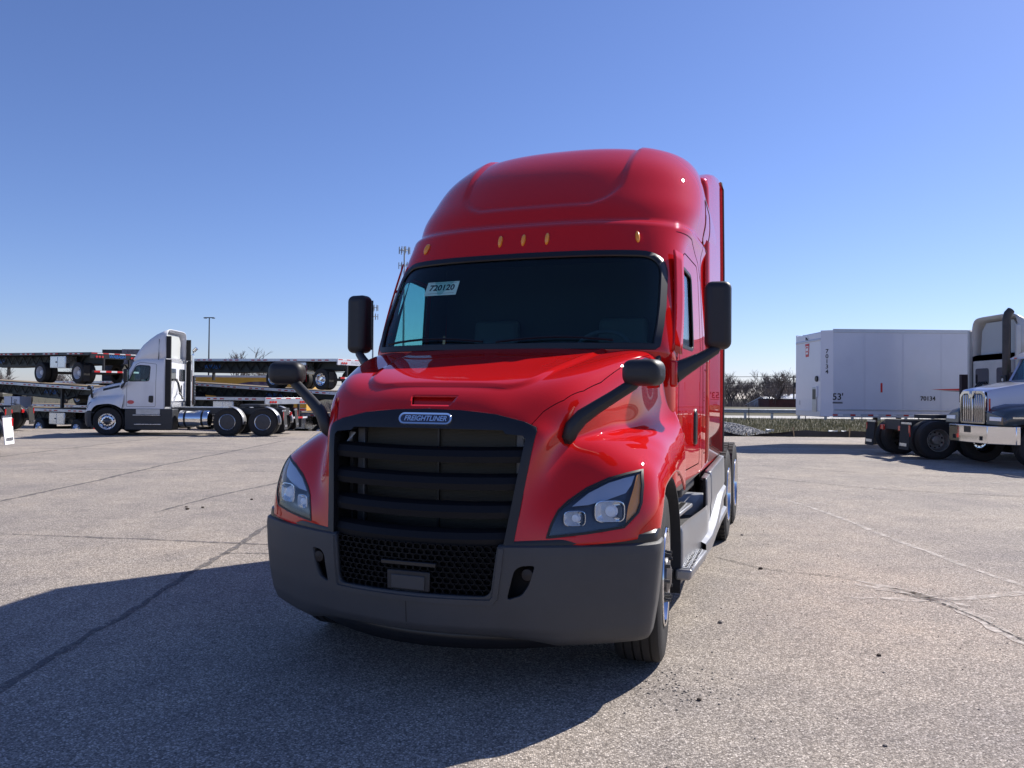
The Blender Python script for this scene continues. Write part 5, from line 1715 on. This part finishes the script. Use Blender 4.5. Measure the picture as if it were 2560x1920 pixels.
# faded white bay lines at the right
PAINT = crackmat('faded_paint', (.62, .61, .58), .36, .52, 16)
for x0, x1, y in ((5.0, 16, 27.2), (5.5, 30, 24.0), (8.6, 30, 19.9), (9.2, 30, 17.0)):
    strip([(x0, y), (x1, y - .1)], .10, 'bay_line', PAINT, lot, z=.004, jit=.05, step=.3)

# loose stones and bits of debris
def pebble_me(seed):
    r = random.Random(seed)
    bm = bmesh.new()
    bmesh.ops.create_icosphere(bm, subdivisions=1, radius=1)
    for v in bm.verts:
        v.co *= r.uniform(.65, 1.15)
        v.co.z *= .6
    me = bpy.data.meshes.new('pebble')
    bm.to_mesh(me)
    bm.free()
    return me
PM = [pebble_me(k) for k in range(4)]
STONE = mat('stone_grey', (.20, .18, .165), .9, var=.3, vscale=30)
DIRT = mat('dirt_clod', (.055, .040, .030), .95)
for me in PM:
    me.materials.append(STONE)
spots = [(1.01, 4.12, .016, 1), (1.50, 5.52, .022, 0), (2.32, 4.85, .018, 1), (1.9, 7.6, .02, 0), (2.35, 7.25, .026, 1), (-4.45, 10.6, .032, 1), (-4.55, 10.8, .022, 1), (-4.3, 10.75, .026, 1), (-3.9, 11.6, .026, 1), (2.7, 9.0, .02, 0), (1.75, 3.6, .012, 0), (2.9, 3.9, .014, 0)]
SWH = ['just ahead of the red truck front tyre', 'right of the red truck front tyre', 'on the bare tarmac lower right', 'beside the red truck lower step', 'next to the thin crack by the step', 'on the pavement left of the headlight, largest of its cluster', 'left of the headlight, leftmost of its cluster', 'left of the headlight, rightmost of its cluster', 'left of the red truck, behind the small cluster', 'right of the rear wheels', 'at the lower edge below the front tyre', 'at the lower right edge']
for k, (x, y, r, d) in enumerate(spots):
    o = bpy.data.objects.new('pebble', PM[k % 4])
    col.objects.link(o)
    o.location = (x, y, r * .3)
    o.scale = (r, r, r)
    o.rotation_euler = (0, 0, k * 1.3)
    if d:
        o.material_slots[0].link = 'OBJECT'
        o.material_slots[0].material = DIRT
    tag(o, ('dark dirt clod ' if d else 'small grey stone ') + SWH[k], 'stone', 'loose stones on the pavement')
gv, gf = [], []
bmv = [tuple(v.co) for v in PM[0].vertices]
bmf = [tuple(p.vertices) for p in PM[0].polygons]
for k in range(900):
    cx, cy = rng.normal(.95, .22), rng.normal(4.28, .16)
    if k > 120:
        cx, cy = rng.uniform(-6, 7), rng.uniform(2.4, 13)
    r = rng.uniform(.003, .008)
    o_ = len(gv)
    gv += [(cx + a * r, cy + b * r, c * r + r * .3) for a, b, c in bmv]
    gf += [tuple(i + o_ for i in q) for q in bmf]
m = MB(); m.v = gv; m.f = gf
tag(m.build('loose_grit', STONE, None, 0, fix=False), 'fine loose grit scattered over the pavement', 'grit', kind='stuff')

# ------------------------------------------------------------------ verge on the right: silt fence, gravel pile, grass, guardrail, road
ROADM = mat('concrete_road', (.48, .46, .42), .85, var=.12, vscale=1.5)
sheet(np.linspace(-2, 160, 82), np.linspace(53.5, 58.5, 6), .02, 'road', ROADM)
# silt fence: sagging black cloth on stakes
sf = thing('silt_fence', 'low sagging black silt fence along the lot edge', 'fence', (6.5, 31.35, 0))
CLOTH = mat('black_cloth', (.022, .020, .026), .7, var=.4, vscale=4)
stakes = [0.0, 1.75, 3.05, 5.0, 7.25, 9.4, 11.6, 13.8, 16]
hts = [.20, .30, .05, .28, .26, .30, .22, .28, .25]
rows = []
for x in np.linspace(0, 16, 97):
    h = np.interp(x, stakes, hts) - .05 * abs(math.sin(x * 1.7))
    h = max(h, .03)
    rows.append([(x, .10 * math.sin(x * 2.1) * .3, .0), (x, .03 + .04 * math.sin(x * 3.1), h * .5), (x, .08 * math.sin(x * 1.3) * .5, h)])
MB().grid(np.array(rows)).build('cloth', CLOTH, sf, 60)
for k, x in enumerate(stakes):
    MB().hexa([(x - .02, -.03, 0), (x + .02, -.03, 0), (x + .02, .01, 0), (x - .02, .01, 0)], [(x - .02 - .06 * (k % 2), -.06, hts[k] + .10), (x + .02 - .06 * (k % 2), -.06, hts[k] + .10), (x + .02 - .06 * (k % 2), -.02, hts[k] + .10), (x - .02 - .06 * (k % 2), -.02, hts[k] + .10)]).build('stake', mat('stake_wood', (.30, .22, .14), .8), sf)
# gravel pile
gx, gy = 9.0, 33.4
rows = []
for a in np.linspace(0, 2 * math.pi, 41):
    rows.append([(gx + math.cos(a) * r * 1.7, gy + math.sin(a) * r * 1.1, max(0, .52 * (1 - (r / 1.3) ** 1.6)) + rng.normal(0, .012) - .03) for r in np.linspace(0.01, 1.35, 16)])
rows[-1] = rows[0]
gp = thing('gravel_pile', 'heap of pale grey gravel behind the silt fence', 'gravel pile', (0, 0, 0))
GRAV = mat('gravel', (.30, .30, .31), .95, var=.6, vscale=25, bump=1., bscale=30)
MB().grid(np.array(rows)).build('heap', GRAV, gp, 0)
gv, gf = [], []
for k in range(2200):
    a, r = rng.uniform(0, 2 * math.pi), 1.4 * math.sqrt(rng.random())
    z = max(0, .52 * (1 - (r / 1.3) ** 1.6))
    s_ = rng.uniform(.015, .045)
    o_ = len(gv)
    gv += [(gx + math.cos(a) * r * 1.7 + p[0] * s_, gy + math.sin(a) * r * 1.1 + p[1] * s_, z + p[2] * s_) for p in bmv]
    gf += [tuple(i + o_ for i in q) for q in bmf]
m = MB(); m.v = gv; m.f = gf
m.build('gravel_stones', GRAV, gp, 0, fix=False)['kind'] = 'stuff'
# dry grass
def blades(n, fx, fy, h0, h1, name, material, label):
    X, Y = fx(n), fy(n)
    Zb = gh(X, Y) - .03
    H = rng.uniform(h0, h1, n)
    A = rng.uniform(0, math.pi, n)
    W = rng.uniform(.006, .013, n) * (1 + H)
    dx, dy = np.cos(A) * W, np.sin(A) * W
    lx, ly = rng.normal(0, .3, n) * H, rng.normal(0, .3, n) * H
    v = np.empty((n * 3, 3))
    v[0::3] = np.stack([X - dx, Y - dy, Zb], 1)
    v[1::3] = np.stack([X + dx, Y + dy, Zb], 1)
    v[2::3] = np.stack([X + lx, Y + ly, Zb + H], 1)
    me = bpy.data.meshes.new(name)
    me.from_pydata(v.tolist(), [], [(i, i + 1, i + 2) for i in range(0, n * 3, 3)])
    return tag(finish(name, me, material, None, 0), label, 'grass', kind='stuff')
GR1 = mat('grass_blade', (.22, .20, .085), .9, var=.5, vscale=.8)
GR2 = mat('straw_blade', (.33, .27, .14), .9, var=.4, vscale=.8)
blades(26000, lambda n: rng.uniform(4, 40, n), lambda n: 31.6 + 20 * rng.random(n), .06, .30, 'verge_grass', GR1, 'olive green verge grass between silt fence and guardrail')
blades(9000, lambda n: rng.uniform(4, 40, n), lambda n: 31.6 + 20 * rng.random(n) ** 1.5, .05, .34, 'dry_straw', GR2, 'straw coloured dry grass on the verge')
# litter on the grass
for k, (x, y, sx, sy) in enumerate(((11.6, 35.0, .35, .2), (14.1, 34.2, .4, .15), (14.6, 34.0, .2, .2))):
    lt = MB().hexa([(0, 0, 0), (sx, 0, .04), (sx, sy, .06), (0, sy, .02)], [(0.02, 0, .10), (sx, .02, .16), (sx * .9, sy, .13), (.04, sy, .15)]).build('litter', mat('white_plastic', (.75, .75, .74), .6), None, 0, loc=(x, y, 0))
    tag(lt, ('white litter on the verge nearest the red truck', 'white litter on the grass, larger of the two by the trailer nose', 'small white scrap on the grass by the trailer nose')[k], 'litter')
# guardrail
gr = thing('guardrail', 'grey steel guardrail on posts beside the pale road', 'guardrail', (0, 52.2, .07))
rp = []
for (dy, z) in ((0, .42), (.04, .46), (.04, .52), (0, .555), (0, .575), (.04, .61), (.04, .67), (0, .71)):
    rp.append((dy, z))
g = np.array([[(x, -dy, z) for dy, z in rp] for x in np.linspace(10, 60, 26)])
MB().grid(g).build('rail_beam', GALV, gr, 30).modifiers.new('thickness', 'SOLIDIFY').thickness = .01
for k in range(27):
    x = 10.4 + k * 1.82
    MB().box(x - .07, x + .07, .01, .16, -.15, .70).build('post', GALV, gr)
for k in range(14):
    x = 11.5 + k * 3.6
    o = MB().cyl((0, 0, 0), (0, 0, 1.0), .03, .03, 8).build('marker_post', STEEL, gr, loc=(x, -3.2, -.15)) if k < 5 else None

# ------------------------------------------------------------------ far side: buildings, pole, towers, trees
ROOFM = mat('white_metal_roof', (.80, .82, .84), .4, .2)
BRICK = mat('brick_red', (.115, .040, .032), .85, var=.4, vscale=.8)
WALLM = mat('pale_wall', (.50, .52, .54), .7)
def shed(name, label, loc, L, W, hw, hr, wall, roof, rotz=0.):
    t = thing(name, label, 'building', loc, rotz)
    MB().prism([(-W / 2, 0), (W / 2, 0), (W / 2, hw), (0, hr), (-W / 2, hw)], 'x', -L / 2, L / 2).build('wall', wall, t)
    for s in (1, -1):
        MB().hexa([(-L / 2 - .3, s * (W / 2 + .3), hw - .05), (L / 2 + .3, s * (W / 2 + .3), hw - .05), (L / 2 + .3, 0, hr + .08), (-L / 2 - .3, 0, hr + .08)], [(-L / 2 - .3, s * (W / 2 + .3), hw + .07), (L / 2 + .3, s * (W / 2 + .3), hw + .07), (L / 2 + .3, 0, hr + .2), (-L / 2 - .3, 0, hr + .2)]).build('roof', roof, t)
    return t
zt = float(gh(60, 130))
shed('metal_shed', 'white metal shed with its gable towards the lot, left of the brick block', (50.2, 152, zt), 9, 5, 2.9, 4.3, WALLM, ROOFM, R(60))
shed('metal_warehouse', 'long white roofed warehouse behind the brick block', (68.5, 164, zt), 26, 10, 3.6, 4.9, WALLM, ROOFM, R(4))
bb_ = thing('brick_building', 'low flat roofed red brick building behind the van trailer nose', 'building', (51.8, 140, zt))
MB().box(-6, 9, -3, 3, 0, 4.0).build('wall', BRICK, bb_)
MB().box(-6.1, 9.1, -3.1, 3.1, 4.0, 4.15).build('parapet', mat('dark_cap', (.05, .04, .04), .7), bb_)
for k in range(4):
    w_ = MB().box(-5 + k * 3.2, -3.6 + k * 3.2, -3.03, -3.0, 1.2, 2.6).build('window', mat('dark_window', (.02, .025, .03), .06, 0, 1.), bb_)
    MB().box(-5.1 + k * 3.2, -3.5 + k * 3.2, -3.06, -3.03, 1.1, 1.2).build('sill', WALLM, w_)
# parked cars far away as simple bodies with cabins and wheels
for k, (x, c) in enumerate(((37.5, (.45, .06, .05)), (40.0, (.05, .05, .06)), (42.6, (.5, .5, .5)), (45.5, (.30, .05, .05)))):
    t = thing('parked_car', ('red car at the far end of the row beyond the road', 'dark car in the far row, second from the red truck', 'silver car in the far row, third from the red truck', 'maroon car in the far row nearest the white shed')[k], 'car', (x, 128, zt), R(6 * k - 8), 'cars in the far row beyond the road')
    pm = mat('car_paint%d' % k, c, .3, 0, .8)
    MB().prism(rounded([(-2.2, .35), (2.2, .35), (2.25, .75), (1.3, .92), (-1.9, .95), (-2.25, .8)], .15), 'y', -.85, .85).build('body', pm, t, bevel=.06)
    MB().prism([(-1.7, .92), (.9, .90), (.35, 1.42), (-1.2, 1.45)], 'y', -.72, .72).build('cabin', mat('dark_window', (.02, .025, .03), .06, 0, 1.), t, bevel=.05)
    for a in (-1.35, 1.4):
        for s in (1, -1):
            MB().cyl((a, s * .70, .33), (a, s * .86, .33), .33, .33, 14).build('wheel', RUBBER, t)
# utility pole with transformer and wires
PX, PY = 53.5, 146.0
up = thing('utility_pole', 'wooden utility pole with crossarm and transformer by the trailer nose', 'utility pole', (PX, PY, zt))
POLE = mat('pole_wood', (.09, .075, .06), .9)
MB().cyl((0, 0, 0), (0, 0, 8.6), .17, .12, 10).build('pole', POLE, up)
MB().box(-1.1, 1.1, -.06, .06, 8.1, 8.24).build('crossarm', POLE, up)
MB().cyl((.42, 0, 6.3), (.42, 0, 7.2), .28, .28, 14).build('transformer', STEEL, up)
for x in (-1.0, -.3, .4, 1.0):
    MB().cyl((x, 0, 8.24), (x, 0, 8.42), .05, .03, 8).build('insulator', STEEL, up)
for k, (x, z) in enumerate(((-1.0, 8.4), (1.0, 8.4), (0, 7.2), (0, 6.3))):
    p = []
    for i in range(21):
        u = i / 20
        p.append((x - 120 * u, 25 * u, z + 1.5 * u * (1 if k < 2 else .4) - 1.6 * 4 * u * (1 - u) * .5))
    MB().tube(p, .03, 4).build('wire', MATTE, up)
# lattice-free cell masts with antenna heads, far behind the red truck
def mast(name, label, loc, H, r, heads):
    t = thing(name, label, 'cell tower', loc)
    MB().cyl((0, 0, 0), (0, 0, H), r, r * .55, 10).build('pole', GALV, t)
    for hz, n in heads:
        MB().lathe([(1.9, -.05), (2.0, 0), (1.9, .05), (1.8, 0)], (0, 0, hz), 'Z', 20, True).build('platform_ring', GALV, t)
        for k in range(n):
            a = 2 * math.pi * k / n + .2
            x, y = 2.1 * math.cos(a), 2.1 * math.sin(a)
            MB().box(x - .16, x + .16, y - .12, y + .12, hz - 1.4, hz + 1.2).build('antenna', mat('antenna_grey', (.38, .40, .42), .6), t)
            MB().cyl((0, 0, hz), (x, y, hz), .06, .06, 6).build('antenna_arm', GALV, t)
    return t
mast('cell_mast', 'tall cell mast whose antenna head shows beside the red cab visor', (-42.5, 300, -2.4), 61.5, .55, ((60.0, 9), (54.0, 6)))
mast('cell_mast', 'smaller cell mast half hidden behind the left door mirror', (-63.5, 350, -2.4), 44.0, .5, ((43.0, 9), (39.0, 6)))
# lot lighting pole
lp = thing('light_pole', 'slim dark lighting pole standing behind the flatbed stacks', 'light pole', (-29.6, 75, -.6))
MB().cyl((0, 0, 0), (0, 0, 9.5), .085, .05, 12).build('pole', STEEL, lp)
MB().box(-.42, .42, -.05, .05, 9.42, 9.5).build('crossarm', STEEL, lp)
for s in (1, -1):
    MB().box(s * .26, s * .52, -.15, .15, 9.38, 9.48).build('lamp_head', STEEL, lp, bevel=.03)

# bare winter trees: tapered trunk, limbs and twigs
BARK = mat('bark', (.075, .062, .055), .9, var=.4, vscale=3)
TWIG = mat('twigs', (.165, .135, .120), .9)
def bare_tree(seed, H):
    r = random.Random(seed)
    trunk, tw = MB(), MB()
    def grow(m, p, d, L, rad, lev):
        n = 3
        pts, rs = [p], [rad]
        q = p
        for k in range(n):
            d = (d + Vector((r.uniform(-1, 1), r.uniform(-1, 1), r.uniform(-.25, .55))) * (.13 + .05 * lev)).normalized()
            q = q + d * (L / n)
            pts.append(q)
            rs.append(rad * (1 - .45 * (k + 1) / n))
        tgt = trunk if lev < 2 else tw
        tgt.tube(pts, rs, (7, 5, 4, 3, 3)[min(lev, 4)])
        if lev >= 4:
            return
        for k in range((4, 4, 5, 5)[lev]):
            u = r.uniform(.35, 1.0)
            i = min(int(u * n), n - 1)
            b = pts[i].lerp(pts[i + 1], u * n - i)
            ax = Vector((r.uniform(-1, 1), r.uniform(-1, 1), r.uniform(-.1, .5))).normalized()
            nd = (d * .75 + ax * .75 + Vector((0, 0, .25))).normalized()
            grow(m, b, nd, L * r.uniform(.55, .78), max(rad * .48, .024), lev + 1)
    grow(None, Vector((0, 0, 0)), Vector((0, 0, 1)), H * .42, H * .020, 0)
    return trunk, tw
TP = []
for k in range(5):
    a, b = bare_tree(40 + k, 9.0)
    oa, ob = a.build('trunk', BARK, None, 50, fix=False), b.build('crown', TWIG, None, 0, fix=False)
    TP.append((oa.data, ob.data))
    bpy.data.objects.remove(oa)
    bpy.data.objects.remove(ob)
def tree(name, label, x, y, s, k, group, rot=0.):
    t = thing(name, label, 'tree', (x, y, float(gh(x, y)) - .1), rot, group)
    t.scale = (s * 1.15, s * 1.15, s)
    put('trunk', TP[k % 5][0], t)
    put('crown', TP[k % 5][1], t)
    return t
rr = random.Random(3)
def side(k):
    return ('1st', '2nd', '3rd')[k] if k < 3 else '%dth' % (k + 1)
# thicket to the right of the red truck
XR = sorted([rr.uniform(41, 65) for k in range(34)])
for k, x in enumerate(XR):
    y = rr.uniform(150, 195)
    tree('bare_tree', 'bare winter tree in the thicket beyond the road, %s from its left end' % side(k), x * y / 165, y, rr.uniform(.7, 1.2), k, 'bare thicket beyond the road', rr.uniform(0, 6))
tree('bare_tree', 'larger bare tree with a round crown, standing above the thicket left of the sheds', 47.5, 138, 1.25, 2, None, .4)
for k, (x, y, s) in enumerate(((-64, 110, 1.0), (-58, 118, 1.1), (-70, 120, 1.2), (-53, 105, .9), (-76, 112, 1.1))):
    tree('bare_tree', 'bare tree far beyond the left flatbed stack, %s from the left' % side(k), x, y, s, k, 'bare trees beyond the left flatbeds', k)
for k, (x, y, s) in enumerate(((-28.5, 78, .82), (-26.3, 80, .75), (-31, 84, .6))):
    tree('bare_tree', ('bare tree seen over the top flatbed behind the white tractor', 'small bare tree right of it, between the flatbed decks', 'small bare tree left of it, below the top deck')[k], x, y, s, k + 1, None, k)
# brush between the trunks
bx = MB()
for k in range(5200):
    y = rr.uniform(140, 190)
    x = rr.uniform(38, 68) * y / 165
    h = rr.uniform(1.8, 5.2)
    z0 = float(gh(x, y))
    for j in range(6):
        d = Vector((rr.uniform(-.6, .6), rr.uniform(-.6, .6), 1)).normalized()
        p = Vector((x, y, z0))
        q = p + d * h * rr.uniform(.5, 1)
        w = Vector((rr.uniform(-1, 1), rr.uniform(-1, 1), 0)).normalized() * .06
        o_ = len(bx.v)
        bx.v += [tuple(p - w), tuple(p + w), tuple(q)]
        bx.f.append((o_, o_ + 1, o_ + 2))
for k in range(2600):
    x, y = rr.uniform(-95, 40), rr.uniform(150, 200)
    h = rr.uniform(2.0, 5.0)
    z0 = float(gh(x, y))
    for j in range(6):
        d = Vector((rr.uniform(-.6, .6), rr.uniform(-.6, .6), 1)).normalized()
        p = Vector((x, y, z0))
        q = p + d * h * rr.uniform(.5, 1)
        w = Vector((rr.uniform(-1, 1), rr.uniform(-1, 1), 0)).normalized() * .07
        o_ = len(bx.v)
        bx.v += [tuple(p - w), tuple(p + w), tuple(q)]
        bx.f.append((o_, o_ + 1, o_ + 2))
tag(bx.build('brush', TWIG, None, 0, fix=False), 'tangle of bare brush under the far thicket', 'brush', kind='stuff')
